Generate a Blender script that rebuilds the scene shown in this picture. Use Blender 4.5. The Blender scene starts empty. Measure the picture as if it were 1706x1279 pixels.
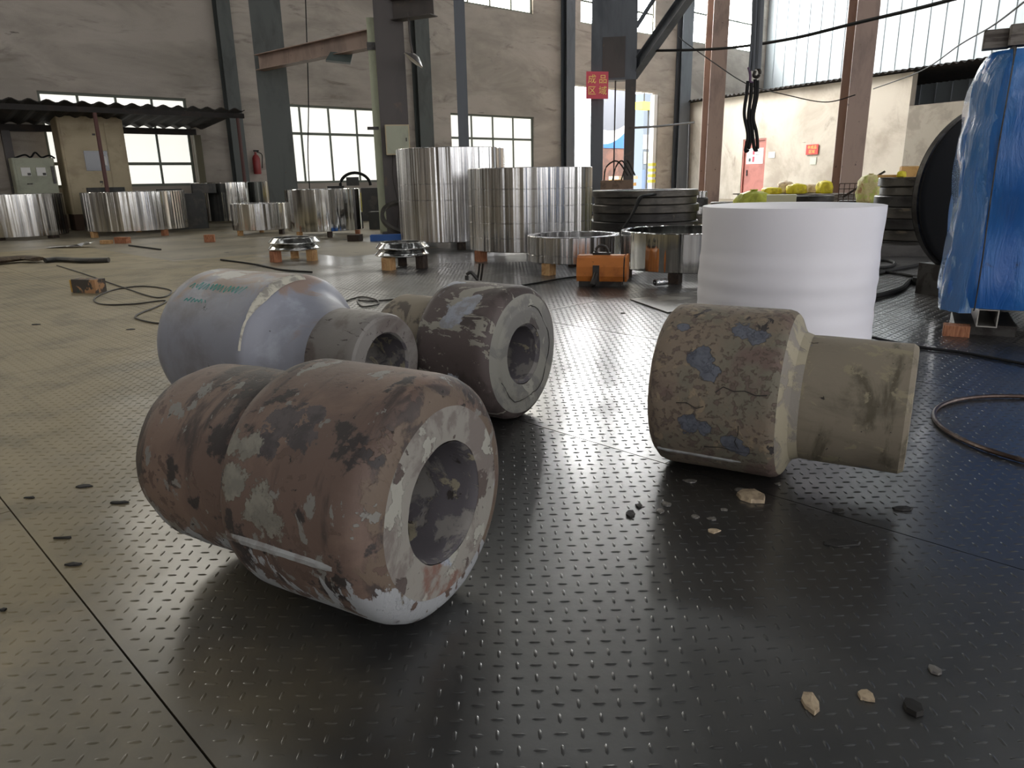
import bpy, math, random
import numpy as np
from mathutils import Vector, Matrix
random.seed(7); rng = np.random.default_rng(11)
sc = bpy.context.scene; col = sc.collection

# ------------------------------------------------------------------ camera, world, exposure
F = 1200.0; PITCH = math.radians(15.8); ROLL = math.radians(1.1); CAMZ = 0.9
_f = Vector((0, math.cos(PITCH), -math.sin(PITCH))); _u0 = Vector((0, math.sin(PITCH), math.cos(PITCH))); _r0 = Vector((1, 0, 0))
_r = _r0*math.cos(ROLL) - _u0*math.sin(ROLL); _u = _r0*math.sin(ROLL) + _u0*math.cos(ROLL)
cam = bpy.data.objects.new('camera', bpy.data.cameras.new('camera')); col.objects.link(cam)
cam.data.sensor_width = 36; cam.data.lens = 36*F/1706; cam.data.clip_start = .02; cam.data.clip_end = 300
mw = Matrix((_r, _u, -_f)).transposed().to_4x4(); mw.translation = (0, 0, CAMZ); cam.matrix_world = mw
sc.camera = cam
SKY = 9.0; PANE = 1.06; PANE_UP = 7.0; PANE_CLEAR = 68.0; FILL_SKYLIGHT = .7; FILL_FRONT = 4.3
w = bpy.data.worlds.new('sky'); sc.world = w; w.use_nodes = True
bg = w.node_tree.nodes['Background']; bg.inputs[0].default_value = (.90, .96, 1.0, 1); bg.inputs[1].default_value = SKY
sc.view_settings.view_transform = 'Standard'; sc.view_settings.look = 'None'; sc.view_settings.gamma = 1
sc.view_settings.use_curve_mapping = False; sc.view_settings.exposure = 0.1

# ------------------------------------------------------------------ measuring helpers (survey of the hall)
def ray(px, py): return _r*((px-853)/F) - _u*((py-639.5)/F) + _f
def G(px, py, z=0.0):
    d = ray(px, py); t = (z-CAMZ)/d.z; return Vector((d.x*t, d.y*t, z))
def hor(px):
    return 639.5 - F*(math.sin(PITCH) + (px-853)/F*math.sin(ROLL)*math.cos(PITCH)) / (math.cos(ROLL)*math.cos(PITCH))
def pol(px, D, z=0.0):
    d = ray(px, hor(px)); h = math.hypot(d.x, d.y); return Vector((d.x/h*D, d.y/h*D, z))
def at(px, py, D):
    d = ray(px, py); h = math.hypot(d.x, d.y); return Vector((d.x/h*D, d.y/h*D, CAMZ + d.z/h*D))
DA = Vector((.7623, .6472, 0)); NA = Vector((.6472, -.7623, 0)); PA = Vector((0, 25.92, 0)); AZA = math.atan2(.6472, .7623)
def onA(px, py, v=0.0):
    d = ray(px, py); o = Vector((0, 0, CAMZ)); p0 = PA + NA*v
    t = (p0-o).dot(NA)/d.dot(NA); q = o + d*t; return (q-PA).dot(DA), q.z
def A(u, v, z=0.0): return PA + DA*u + NA*v + Vector((0, 0, z))
B0 = Vector((7.61, 32.38, 0)); DB = Vector((5.73, -10.13, 0)).normalized(); NB = Vector((DB.y, -DB.x, 0))
if NB.dot(-B0) < 0: NB = -NB
AZB = math.atan2(DB.y, DB.x)
def onB(px, py, v=0.0):
    d = ray(px, py); o = Vector((0, 0, CAMZ)); p0 = B0 + NB*v
    t = (p0-o).dot(NB)/d.dot(NB); q = o + d*t; return (q-B0).dot(DB), q.z
def Bp(u, v, z=0.0): return B0 + DB*u + NB*v + Vector((0, 0, z))

# ------------------------------------------------------------------ mesh helpers
class MB:
    def __init__(s): s.v = []; s.f = []; s.sm = []
    def add(s, vs, fs, smooth=False):
        o = len(s.v); s.v += [tuple(v) for v in vs]; s.f += [[i+o for i in f] for f in fs]; s.sm += [smooth]*len(fs); return s
    def box(s, c, d, rz=0.0, M=None):
        c = Vector(c); x, y, z = [e/2 for e in d]
        P = [Vector((i*x, j*y, k*z)) for k in (-1, 1) for j in (-1, 1) for i in (-1, 1)]
        R = M if M is not None else Matrix.Rotation(rz, 3, 'Z')
        return s.add([c + R@p for p in P], [(0, 2, 3, 1), (4, 5, 7, 6), (0, 1, 5, 4), (2, 6, 7, 3), (0, 4, 6, 2), (1, 3, 7, 5)])
    def bbox(s, c, d, bev, rz=0.0):           # box with chamfered vertical edges
        x, y, z = [e/2 for e in d]; b = bev
        o = [(-x+b, -y), (x-b, -y), (x, -y+b), (x, y-b), (x-b, y), (-x+b, y), (-x, y-b), (-x, -y+b)]
        return s.prism(o, -z, z, c, rz)
    def prism(s, outline, z0, z1, c=(0, 0, 0), rz=0.0, M=None):
        n = len(outline); c = Vector(c); R = M if M is not None else Matrix.Rotation(rz, 3, 'Z')
        P = [c + R@Vector((p[0], p[1], z)) for z in (z0, z1) for p in outline]
        return s.add(P, [list(range(n))[::-1], list(range(n, 2*n))] + [(i, (i+1) % n, (i+1) % n+n, i+n) for i in range(n)])
    def lathe(s, prof, n=64, axis='Z', c=(0, 0, 0), smooth=True, jit=None):
        c = Vector(c); P = []; m = len(prof)
        for i in range(n):
            a = 2*math.pi*i/n; ca, sa = math.cos(a), math.sin(a)
            for r, h in prof:
                k = r if jit is None else r + jit(a, h, r)
                P.append(c + (Vector((k*ca, k*sa, h)) if axis == 'Z' else Vector((h, k*ca, k*sa))))
        fs = []
        for i in range(n):
            j = (i+1) % n
            for q in range(m-1):
                a, b, d, e = i*m+q, j*m+q, j*m+q+1, i*m+q+1
                if prof[q][0] < 1e-6: fs.append((a, d, e))
                elif prof[q+1][0] < 1e-6: fs.append((a, b, d))
                else: fs.append((a, b, d, e))
        return s.add(P, fs, smooth)
    def tube(s, pts, r, n=8, closed=False, cap=True, flat=None):
        pts = [Vector(p) for p in pts]; m = len(pts); P = []; up = Vector((0, 0, 1))
        for i, p in enumerate(pts):
            a = pts[(i-1) % m] if closed or i > 0 else p; b = pts[(i+1) % m] if closed or i < m-1 else p
            t = (b-a)
            t = t.normalized() if t.length > 1e-9 else Vector((1, 0, 0))
            k = up if abs(t.z) < .95 else Vector((1, 0, 0))
            e1 = t.cross(k).normalized(); e2 = e1.cross(t)
            rr = r[i] if isinstance(r, (list, tuple)) else r; fz = 1.0 if flat is None else flat
            for q in range(n):
                ang = 2*math.pi*q/n; P.append(p + e1*(rr*math.cos(ang)) + e2*(rr*fz*math.sin(ang)))
        fs = [(i*n+q, i*n+(q+1) % n, ((i+1) % m)*n+(q+1) % n, ((i+1) % m)*n+q) for i in range(m if closed else m-1) for q in range(n)]
        if cap and not closed: fs += [list(range(n))[::-1], list(range((m-1)*n, m*n))]
        return s.add(P, fs, True)
    def mesh(s, name, mat):
        me = bpy.data.meshes.new(name); me.from_pydata(s.v, [], s.f)
        me.polygons.foreach_set('use_smooth', s.sm); me.materials.append(mat); me.update()
        import bmesh
        bm = bmesh.new(); bm.from_mesh(me); bmesh.ops.recalc_face_normals(bm, faces=bm.faces); bm.to_mesh(me); bm.free()
        return me
    def build(s, name, mat, parent=None, loc=(0, 0, 0), rz=0.0, sharp=40):
        me = s.mesh(name, mat)
        if any(s.sm): me.set_sharp_from_angle(angle=math.radians(sharp))
        return link(name, me, parent, loc, rz)
def link(name, me, parent=None, loc=(0, 0, 0), rz=0.0):
    o = bpy.data.objects.new(name, me); col.objects.link(o); o.parent = parent; o.location = loc; o.rotation_euler = (0, 0, rz); return o
def tag(o, label, cat, group=None, kind=None):
    o['label'] = label; o['category'] = cat
    if group: o['group'] = group
    if kind: o['kind'] = kind
    return o
def thing(name, label, cat, loc=(0, 0, 0), rz=0.0, group=None):
    o = bpy.data.objects.new(name, None); o.empty_display_size = .1; col.objects.link(o); o.location = loc; o.rotation_euler = (0, 0, rz)
    return tag(o, label, cat, group)
def struct(o, label=None):
    o['kind'] = 'structure'
    if label: o['label'] = label; o['category'] = 'building'
    return o
def smooth(pts, n=8, closed=False):            # Catmull-Rom
    pts = [Vector(p) for p in pts]; m = len(pts); out = []
    for i in range(m if closed else m-1):
        g = lambda k: pts[k % m] if closed else pts[max(0, min(m-1, k))]
        a, b, c, d = g(i-1), g(i), g(i+1), g(i+2)
        for q in range(n):
            t = q/n; out.append(.5*((2*b) + (c-a)*t + (2*a-5*b+4*c-d)*t*t + (3*b-a-3*c+d)*t**3))
    if not closed: out.append(pts[-1])
    return out

# ------------------------------------------------------------------ materials
def S(r, g, b):      # sRGB 0-255 -> linear
    f = lambda c: (c/255/12.92) if c/255 <= .04045 else ((c/255+.055)/1.055)**2.4
    return (f(r), f(g), f(b), 1)
def newmat(name):
    m = bpy.data.materials.new(name); m.use_nodes = True; return m, m.node_tree, m.node_tree.nodes['Principled BSDF']
def plain(name, c, rough=.5, metal=0.0, spec=.5, alpha=None):
    m, nt, b = newmat(name); b.inputs['Base Color'].default_value = c; b.inputs['Roughness'].default_value = rough
    b.inputs['Metallic'].default_value = metal; b.inputs['Specular IOR Level'].default_value = spec; return m
def emis(name, c, s):
    m, nt, b = newmat(name); b.inputs['Base Color'].default_value = (.5, .5, .5, 1); b.inputs['Emission Color'].default_value = c
    b.inputs['Emission Strength'].default_value = s; b.inputs['Roughness'].default_value = .3; return m
def noise(nt, co, scale, detail=6, rough=.6, dist=0.0, stretch=(1, 1, 1), off=(0, 0, 0)):
    mp = nt.nodes.new('ShaderNodeMapping'); mp.inputs['Scale'].default_value = stretch; mp.inputs['Location'].default_value = off
    nt.links.new(co, mp.inputs['Vector'])
    n = nt.nodes.new('ShaderNodeTexNoise'); n.inputs['Scale'].default_value = scale; n.inputs['Detail'].default_value = detail
    n.inputs['Roughness'].default_value = rough; n.inputs['Distortion'].default_value = dist
    nt.links.new(mp.outputs[0], n.inputs['Vector']); return n.outputs[0]
def ramp(nt, fac, lo, hi):
    n = nt.nodes.new('ShaderNodeMapRange'); n.inputs['From Min'].default_value = lo; n.inputs['From Max'].default_value = hi
    n.interpolation_type = 'SMOOTHSTEP'; nt.links.new(fac, n.inputs['Value']); return n.outputs[0]
def mixc(nt, f, a, b):
    n = nt.nodes.new('ShaderNodeMix'); n.data_type = 'RGBA'
    for s, v in ((0, f), (6, a), (7, b)):
        if isinstance(v, (tuple, float, int)): n.inputs[s].default_value = v
        else: nt.links.new(v, n.inputs[s])
    return n.outputs[2]
def math_(nt, op, a, b=None):
    n = nt.nodes.new('ShaderNodeMath'); n.operation = op
    for i, v in enumerate((a, b)):
        if v is None: continue
        if isinstance(v, (float, int)): n.inputs[i].default_value = v
        else: nt.links.new(v, n.inputs[i])
    return n.outputs[0]
def coord(nt, kind='Object'):
    return nt.nodes.new('ShaderNodeTexCoord').outputs[kind]
def bump(nt, b, h, strength=.3, dist=.01):
    n = nt.nodes.new('ShaderNodeBump'); n.inputs['Strength'].default_value = strength; n.inputs['Distance'].default_value = dist
    nt.links.new(h, n.inputs['Height']); nt.links.new(n.outputs[0], b.inputs['Normal'])
def layered(name, base, layers, rough=.7, metal=0.0, bstr=.3, bdist=.006, seed=0, spec=.4, spots=()):
    """layers: (colour, scale, lo, hi, stretch, distortion, height)"""
    m, nt, b = newmat(name); co = coord(nt); c = base; h = noise(nt, co, 60, 4); h = math_(nt, 'MULTIPLY', h, .25)
    for i, L in enumerate(layers):
        colr, scl, lo, hi = L[:4]; st = L[4] if len(L) > 4 else (1, 1, 1); ds = L[5] if len(L) > 5 else .4; hh = L[6] if len(L) > 6 else 0
        nv = noise(nt, co, scl, 9, .62, ds, st, (seed*3.1+i*7.7, i*2.3, seed*1.7))
        if len(L) > 7:                       # the patch sits on one side of the thing: (axis, gain, centre)
            ax, k_, c0 = L[7]; sp = nt.nodes.new('ShaderNodeSeparateXYZ'); nt.links.new(co, sp.inputs[0])
            g_ = nt.nodes.new('ShaderNodeMapRange'); g_.inputs['From Min'].default_value = c0-.5/abs(k_); g_.inputs['From Max'].default_value = c0+.5/abs(k_)
            g_.inputs['To Min'].default_value = .25 if k_ < 0 else -.25; g_.inputs['To Max'].default_value = -.25 if k_ < 0 else .25
            nt.links.new(sp.outputs[ax], g_.inputs['Value']); nv = math_(nt, 'ADD', nv, g_.outputs[0])
        f = ramp(nt, nv, lo, hi)
        c = mixc(nt, f, c, colr)
        if hh: h = math_(nt, 'ADD', h, math_(nt, 'MULTIPLY', f, hh))
    for colr, pts_, hh in spots:             # flaked patches at surveyed places on the thing
        mx = None; nz = noise(nt, co, 16 if len(pts_) < 10 else 11, 8, .68, .2, off=(seed, 2, 1))
        for p_, r_ in pts_:
            vd = nt.nodes.new('ShaderNodeVectorMath'); vd.operation = 'DISTANCE'; nt.links.new(co, vd.inputs[0]); vd.inputs[1].default_value = p_
            q_ = math_(nt, 'SUBTRACT', 1.0, math_(nt, 'DIVIDE', vd.outputs['Value'], r_)); mx = q_ if mx is None else math_(nt, 'MAXIMUM', mx, q_)
        f = ramp(nt, math_(nt, 'ADD', mx, math_(nt, 'MULTIPLY', math_(nt, 'SUBTRACT', nz, .5), 2.6 if seed > 9 else 5.0)), -.02, .08)
        c = mixc(nt, f, c, colr if not isinstance(colr, list) else mixc(nt, ramp(nt, noise(nt, co, 25, 5), .4, .6), colr[0], colr[1]))
        if hh: h = math_(nt, 'ADD', h, math_(nt, 'MULTIPLY', f, hh))
    if isinstance(c, tuple): b.inputs['Base Color'].default_value = c
    else: nt.links.new(c, b.inputs['Base Color'])
    b.inputs['Roughness'].default_value = rough; b.inputs['Metallic'].default_value = metal; b.inputs['Specular IOR Level'].default_value = spec
    if bstr: bump(nt, b, h, bstr, bdist)
    return m
def streaked(name, tint, rough, seed, k=26.0, strength=.35):
    """turned steel: chatter bumps along the axis, reflected streaks put into the colour"""
    m, nt, b = newmat(name); co = coord(nt)
    n1 = noise(nt, co, k*.34, 1.5, .6, 0, (1, 1, .012), (seed, seed, 0)); n2 = noise(nt, co, 3.5, 2, .6, 0, (1, 1, .03), (seed, 0, 3))
    h = math_(nt, 'ADD', n1, math_(nt, 'MULTIPLY', n2, .9))
    bump(nt, b, h, strength*2.2, .06)
    nt.links.new(mixc(nt, ramp(nt, noise(nt, co, 9, 5, .6, 0, (1, 1, .04), (0, seed, 0)), .38, .62), tint, tuple(t*.5 for t in tint[:3])+(1,)), b.inputs['Base Color'])  # dark and bright streaks of stretched reflections, put into the base colour
    b.inputs['Metallic'].default_value = 1; b.inputs['Roughness'].default_value = rough
    return m
def floor_mat():
    m, nt, b = newmat('oily_tread_steel'); g = nt.nodes.new('ShaderNodeNewGeometry'); co = g.outputs['Position']
    sp = nt.nodes.new('ShaderNodeSeparateXYZ'); nt.links.new(co, sp.inputs[0])
    # grey-olive dust lies over the walkway side, oil film on the working side
    e = math_(nt, 'ADD', sp.outputs[0], math_(nt, 'MULTIPLY', math_(nt, 'SUBTRACT', noise(nt, co, .9, 5, .6, .3), .5), 2.2))
    e = math_(nt, 'ADD', e, math_(nt, 'MULTIPLY', math_(nt, 'SUBTRACT', sp.outputs[1], 1.3), .26))
    dust = math_(nt, 'SUBTRACT', 1.0, ramp(nt, e, -1.5, -.2))
    blot = ramp(nt, noise(nt, co, 2.6, 8, .65, .4, off=(3, 1, 0)), .42, .66)
    dark = mixc(nt, blot, S(26, 26, 26), S(40, 39, 37)); lite = mixc(nt, blot, S(138, 125, 96), S(112, 102, 78))
    c = mixc(nt, dust, dark, lite)
    st = ramp(nt, noise(nt, co, 1.3, 9, .7, .8, off=(9, 4, 0)), .60, .70)
    c = mixc(nt, math_(nt, 'MULTIPLY', st, .45), c, S(46, 42, 38)); nt.links.new(c, b.inputs['Base Color'])
    r = math_(nt, 'ADD', .36, math_(nt, 'MULTIPLY', noise(nt, co, 3.5, 6, .6), .12)); r = math_(nt, 'ADD', r, math_(nt, 'MULTIPLY', dust, .14))
    nt.links.new(r, b.inputs['Roughness']); clean = math_(nt, 'SUBTRACT', 1.0, dust)
    nt.links.new(math_(nt, 'ADD', .35, math_(nt, 'MULTIPLY', clean, .65)), b.inputs['Specular IOR Level'])
    oil = ramp(nt, noise(nt, co, 1.7, 5, .6, .3, off=(5, 8, 0)), .30, .62)
    nt.links.new(math_(nt, 'MULTIPLY', clean, math_(nt, 'ADD', .25, math_(nt, 'MULTIPLY', oil, .65))), b.inputs['Coat Weight']); b.inputs['Coat Roughness'].default_value = .21; b.inputs['Coat IOR'].default_value = 1.6
    bump(nt, b, noise(nt, co, 40, 5, .6), .12, .004)
    return m
def wood(name, a, bcol, seed=0):
    return layered(name, a, [(bcol, 14, .4, .62, (6, 1, 1), .6), (S(60, 44, 32), 9, .58, .72, (1, 1, 1), .3)], .8, bstr=.2, seed=seed)

M = {}
M['plate'] = floor_mat()
M['slab'] = layered('dusty_concrete', S(126, 117, 98), [(S(106, 99, 84), 1.2, .4, .65), (S(66, 62, 56), 3, .58, .7)], .5, bstr=.1)
M['gap'] = plain('seam_dirt', S(18, 17, 16), .9)
M['plaster'] = layered('sooty_plaster', S(180, 171, 161), [(S(154, 146, 137), .7, .36, .66, (.6, .6, 1.6), .5), (S(128, 120, 112), 1.5, .54, .74, (.5, .5, 2.0), .7), (S(88, 83, 78), 3.0, .66, .78, (.35, .35, 2.2), .9)], .9, bstr=.5, bdist=.05, seed=1)
M['whitewash'] = layered('stained_whitewash', S(196, 187, 173), [(S(168, 157, 143), .6, .42, .66, (1, 1, .8), .5), (S(140, 128, 116), 1.1, .58, .76, (1, 1, .6), .8), (S(112, 102, 94), 3.2, .66, .76, (.6, .6, 1.5), .9)], .9, bstr=.4, bdist=.04, seed=4)
M['cement'] = layered('bare_cement_render', S(146, 138, 126), [(S(130, 122, 111), 2, .45, .62)], .92, bstr=.4, seed=2)
M['clad'] = layered('pale_sheet_cladding', S(178, 186, 190), [(S(164, 173, 178), .5, .4, .65, (1, 1, .2))], .45, bstr=.0)
M['roofsheet'] = layered('rusty_dark_roof_sheet', S(44, 41, 40), [(S(60, 50, 45), 4, .5, .65)], .8)
M['ceil'] = plain('dark_roof_deck', S(66, 67, 68), .8)
M['fill_skylight'] = emis('added_fill_skylight', (.93, .97, 1, 1), FILL_SKYLIGHT)  # unseen glowing roof strips, added to light the hall from above
M['pane'] = emis('lit_frosted_pane', (1.0, .985, .90, 1), PANE*.82)
M['pane_up'] = emis('lit_clear_pane', (1.0, .95, .83, 1), PANE_UP)
M['pane_clear'] = emis('lit_clear_pane_towards_sun', (1.0, 1.0, .98, 1), PANE_CLEAR)
M['pane_clear2'] = emis('lit_clear_pane_beside_cladding', (1.0, 1.0, .98, 1), PANE_CLEAR*.4)
M['fill_front'] = emis('added_fill_pane_behind', (.98, .98, 1.0, 1), FILL_FRONT)  # unseen glowing panes, added as fill from the camera side
M['frame'] = plain('grey_green_window_steel', S(104, 110, 100), .6)
M['colgrey'] = layered('grey_green_column_paint', S(84, 88, 86), [(S(68, 70, 68), 2, .45, .65, (1, 1, .3)), (S(88, 72, 60), 7, .64, .72)], .5, bstr=.05)
M['coldark'] = layered('dark_column_steel', S(78, 72, 70), [(S(62, 58, 57), 1.4, .4, .65, (1, 1, .3)), (S(94, 80, 70), 3, .6, .72)], .5, bstr=.05)
M['colblue'] = layered('blue_grey_column_paint', S(94, 98, 104), [(S(76, 80, 86), 2, .45, .65, (1, 1, .2))], .5, bstr=.05)
M['colbrown'] = layered('red_oxide_column_paint', S(152, 130, 119), [(S(126, 108, 100), 2, .45, .65, (1, 1, .3)), (S(82, 66, 60), 6, .64, .72)], .55, bstr=.05)
M['flangelit'] = layered('pale_green_column_lit', S(186, 190, 160), [(S(150, 152, 128), 2, .45, .65, (1, 1, .3))], .45, bstr=0)  # light on the column edge is put into this pale tone
M['black'] = plain('black_rubber', S(22, 22, 23), .7, spec=.3)
M['wire'] = plain('dark_wire_rope', S(46, 42, 38), .5, .4)
M['rod'] = layered('rusty_rod', S(74, 60, 54), [(S(110, 98, 92), 8, .5, .62)], .35, .6, bstr=0)
M['rubberhose'] = layered('worn_webbing', S(70, 58, 46), [(S(96, 82, 62), 9, .48, .62, (1, 3, 1))], .9)
M['ring'] = streaked('turned_steel', (.80, .79, .77, 1), .16, 1.0)
M['ring2'] = streaked('turned_steel_soft', (.76, .75, .75, 1), .24, 5.0, 34)
M['ringp'] = streaked('polished_steel', (.84, .84, .82, 1), .08, 9.0, 18, .22)
M['ringf'] = streaked('fine_turned_steel', (.82, .82, .80, 1), .14, 3.0, 30, .08)
M['darkring'] = layered('dull_forged_steel', S(92, 88, 82), [(S(70, 67, 64), 3, .42, .62, (1, 1, 3)), (S(120, 110, 96), 5, .6, .7, (1, 1, 4))], .38, .7, bstr=.05)
M['darkring2'] = layered('black_forged_steel', S(66, 64, 62), [(S(50, 48, 47), 3, .42, .62, (1, 1, 3)), (S(100, 92, 82), 6, .62, .72)], .42, .6, bstr=.08)
M['wood'] = wood('pine_offcut', S(196, 158, 112), S(164, 122, 80), 1)
M['wood2'] = wood('reddish_offcut', S(172, 118, 86), S(140, 90, 64), 2)
M['wooddark'] = wood('oily_offcut', S(70, 58, 50), S(48, 40, 36), 3)
M['greytimber'] = layered('weathered_grey_timber', S(126, 120, 114), [(S(84, 78, 74), 12, .45, .62, (.3, 3, 3)), (S(160, 152, 146), 10, .6, .7)], .85)
M['orange'] = layered('chipped_orange_paint', S(196, 118, 52), [(S(168, 98, 44), 6, .45, .65), (S(96, 62, 40), 16, .66, .72)], .5, bstr=.1)
M['magdark'] = layered('oily_iron', S(70, 68, 66), [(S(48, 44, 42), 8, .45, .6)], .45, .5)
M['foam'] = None
M['bluewrap'] = None
M['cabinet'] = layered('beige_cabinet_paint', S(186, 171, 140), [(S(166, 150, 122), 1.5, .45, .65), (S(112, 98, 82), 5, .66, .74)], .5, bstr=0)
M['cabinet2'] = layered('pale_green_cabinet_paint', S(164, 166, 146), [(S(146, 148, 130), 2, .45, .65)], .5, bstr=0)
M['white'] = plain('white_paper', S(226, 224, 220), .7)
M['red'] = plain('red_sign_board', S(206, 58, 52), .5)
M['pinkred'] = plain('faded_red_sign_board', S(206, 66, 84), .5)
M['gold'] = plain('yellow_lettering', S(250, 214, 120), .5)
M['doorred'] = layered('red_brown_door_paint', S(176, 110, 98), [(S(158, 98, 88), 2, .45, .65)], .5, bstr=0)
M['yellowbag'] = layered('yellow_sack', S(222, 206, 48), [(S(190, 170, 40), 6, .45, .62)], .5, bstr=.6, bdist=.05)
M['palebag'] = layered('pale_woven_sack', S(226, 208, 182), [(S(196, 170, 148), 8, .48, .62)], .7, bstr=.6, bdist=.05)
M['greenbag'] = layered('yellow_green_sack', S(196, 200, 84), [(S(168, 172, 66), 6, .45, .62)], .5, bstr=.6, bdist=.05)
M['tanbag'] = layered('pale_yellow_woven_sack', S(216, 204, 150), [(S(190, 150, 110), 7, .54, .6), (S(200, 206, 120), 9, .5, .6)], .6, bstr=.6, bdist=.05)
M['foampad'] = plain('cream_block', S(206, 202, 170), .7)
M['blue'] = plain('blue_painted_steel', S(36, 96, 172), .45)
M['fire'] = plain('red_extinguisher', S(140, 48, 48), .35)
M['yellow'] = plain('yellow_plastic', S(240, 226, 60), .5)
M['chip'] = layered('grey_mill_scale', S(120, 116, 110), [(S(86, 84, 84), 30, .45, .6)], .55, .3)
M['chiptan'] = layered('tan_mill_scale', S(176, 158, 132), [(S(140, 124, 104), 30, .45, .6)], .7)
M['darkchip'] = plain('dark_scrap', S(28, 26, 24), .7)
M['film'] = plain('clear_plastic_film', S(205, 205, 205), .2)
M['chalkg'] = plain('green_chalk', S(70, 146, 136), .9)
M['chalkw'] = layered('white_chalk', S(190, 186, 172), [(S(146, 142, 134), 30, .45, .6)], .95, bstr=.1)
M['machine'] = layered('dark_machine_paint', S(52, 52, 50), [(S(72, 68, 62), 4, .5, .65)], .55)
M['asphalt'] = layered('yard_concrete', S(190, 186, 178), [(S(170, 166, 158), 1, .4, .6)], .9, bstr=0)
M['lampwhite'] = plain('white_lamp_cover', S(226, 220, 206), .4)
M['lampgreen'] = plain('dark_green_lamp', S(52, 66, 62), .5)
M['glass'] = plain('dark_screen', S(44, 46, 52), .15)
M['cardboard'] = layered('cardboard', S(214, 172, 110), [(S(196, 150, 92), 4, .45, .6)], .8, bstr=0)

# ------------------------------------------------------------------ setting: floor
slab = MB().add([(-45, -14, -.02), (45, -14, -.02), (45, 60, -.02), (-45, 60, -.02), (-45, -14, -.3), (45, -14, -.3), (45, 60, -.3), (-45, 60, -.3)],
    [(0, 1, 2, 3), (7, 6, 5, 4), (0, 4, 5, 1), (1, 5, 6, 2), (2, 6, 7, 3), (3, 7, 4, 0)])
floor = struct(slab.build('floor', M['gap']), 'shop floor of dark steel tread plates with dusty concrete behind')
S2 = math.sqrt(.5)
def pq(p, q): return Vector(((p-q)*S2, (p+q)*S2, 0))
PW = 1.575; P0 = .325 - 4*PW; QL = 6.0
plates = []; GAP = .002
qoff = {4: 4.3, 5: 1.2, 3: 2.4, 6: 3.4, 2: .4, 7: 2.0, 8: 4.6, 1: 3.0, 9: 1.0, 0: 5.0}
for i in range(0, 10):
    for j in range(-3, 3):
        p0 = P0 + i*PW; q0 = qoff.get(i, 2.0) - 6.0 + j*QL
        c = pq(p0+PW/2, q0+QL/2)
        if not (-13 < c.x < 13 and -3 < c.y < 11.5): continue
        bx = [(p0+GAP, q0+GAP), (p0+PW-GAP, q0+GAP), (p0+PW-GAP, q0+QL-GAP), (p0+GAP, q0+QL-GAP)]
        m = MB(); top = [pq(*b) for b in bx]
        m.add([t + Vector((0, 0, -.0195)) for t in top] + top, [(3, 2, 1, 0), (4, 5, 6, 7), (0, 1, 5, 4), (1, 2, 6, 5), (2, 3, 7, 6), (3, 0, 4, 7)])
        o = m.build('floor_plate', M['plate'], floor); plates.append((p0, q0, o))
# concrete apron beyond the plates (outer ring of four slabs around the plate field is hidden; one slab at plate level further back)
# raised lugs of the tread pattern
PT = .036
lug_v = np.array([(-.0145, 0, -.0006), (-.007, -.0042, -.0006), (.007, -.0042, -.0006), (.0145, 0, -.0006), (.007, .0042, -.0006), (-.007, .0042, -.0006), (-.0075, 0, .0022), (.0075, 0, .0022)])
lug_f = np.array([(0, 1, 6), (1, 2, 7), (1, 7, 6), (2, 3, 7), (3, 4, 7), (4, 5, 6), (4, 6, 7), (5, 0, 6)])
gx, gy = np.meshgrid(np.arange(-170, 171), np.arange(18, 236)); gx = gx.ravel(); gy = gy.ravel()
X = gx*PT; Y = gy*PT; ori = (gx+gy) % 2
# pixel position of each lug, to keep those the hall view can hold (with a margin)
vx, vy, vz = X, Y, np.full(X.shape, -CAMZ)
dd = vx*_f.x + vy*_f.y + vz*_f.z; ppx = 853 + F*(vx*_r.x+vy*_r.y+vz*_r.z)/dd; ppy = 639.5 - F*(vx*_u.x+vy*_u.y+vz*_u.z)/dd
keep = (ppx > -160) & (ppx < 1866) & (ppy < 1400) & (Y < 8.3)
pp = (X+Y)*S2; qq = (Y-X)*S2
def inst(xs, ys, os, name, parent):
    c = np.where(os == 0, 1.0, 0.0)[:, None]; s_ = np.where(os == 0, 0.0, 1.0)[:, None]
    vxx = lug_v[None, :, 0]*c - lug_v[None, :, 1]*s_ + xs[:, None]; vyy = lug_v[None, :, 0]*s_ + lug_v[None, :, 1]*c + ys[:, None]
    vzz = np.broadcast_to(lug_v[None, :, 2], vxx.shape)
    V = np.stack([vxx, vyy, vzz], -1).reshape(-1, 3); n = len(xs)
    Fc = (lug_f[None] + (np.arange(n)*8)[:, None, None]).reshape(-1, 3)
    me = bpy.data.meshes.new(name); me.vertices.add(len(V)); me.vertices.foreach_set('co', V.ravel()); me.loops.add(Fc.size); me.loops.foreach_set('vertex_index', Fc.ravel().astype(np.int32))
    me.polygons.add(len(Fc)); me.polygons.foreach_set('loop_start', (np.arange(len(Fc))*3).astype(np.int32)); me.update(calc_edges=True); me.validate(); me.materials.append(M['plate'])
    return link(name, me, parent)
def lugmesh(o):
    m = MB(); R = Matrix.Rotation(math.pi/2 if o else 0, 3, 'Z'); m.add([R@Vector(v) for v in lug_v.tolist()], lug_f.tolist(), True); return m.mesh('tread_lug', M['plate'])
LM = [lugmesh(0), lugmesh(1)]
infr = keep & (ppx > 0) & (ppx < 1706) & (ppy < 1279)
blocked = (X > -.75) & (X < .05) & (Y > 1.15) & (Y < 1.75)
cand = np.where(infr & ~blocked)[0]; best = set(cand[np.argsort(Y[cand])][:300].tolist())
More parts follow.
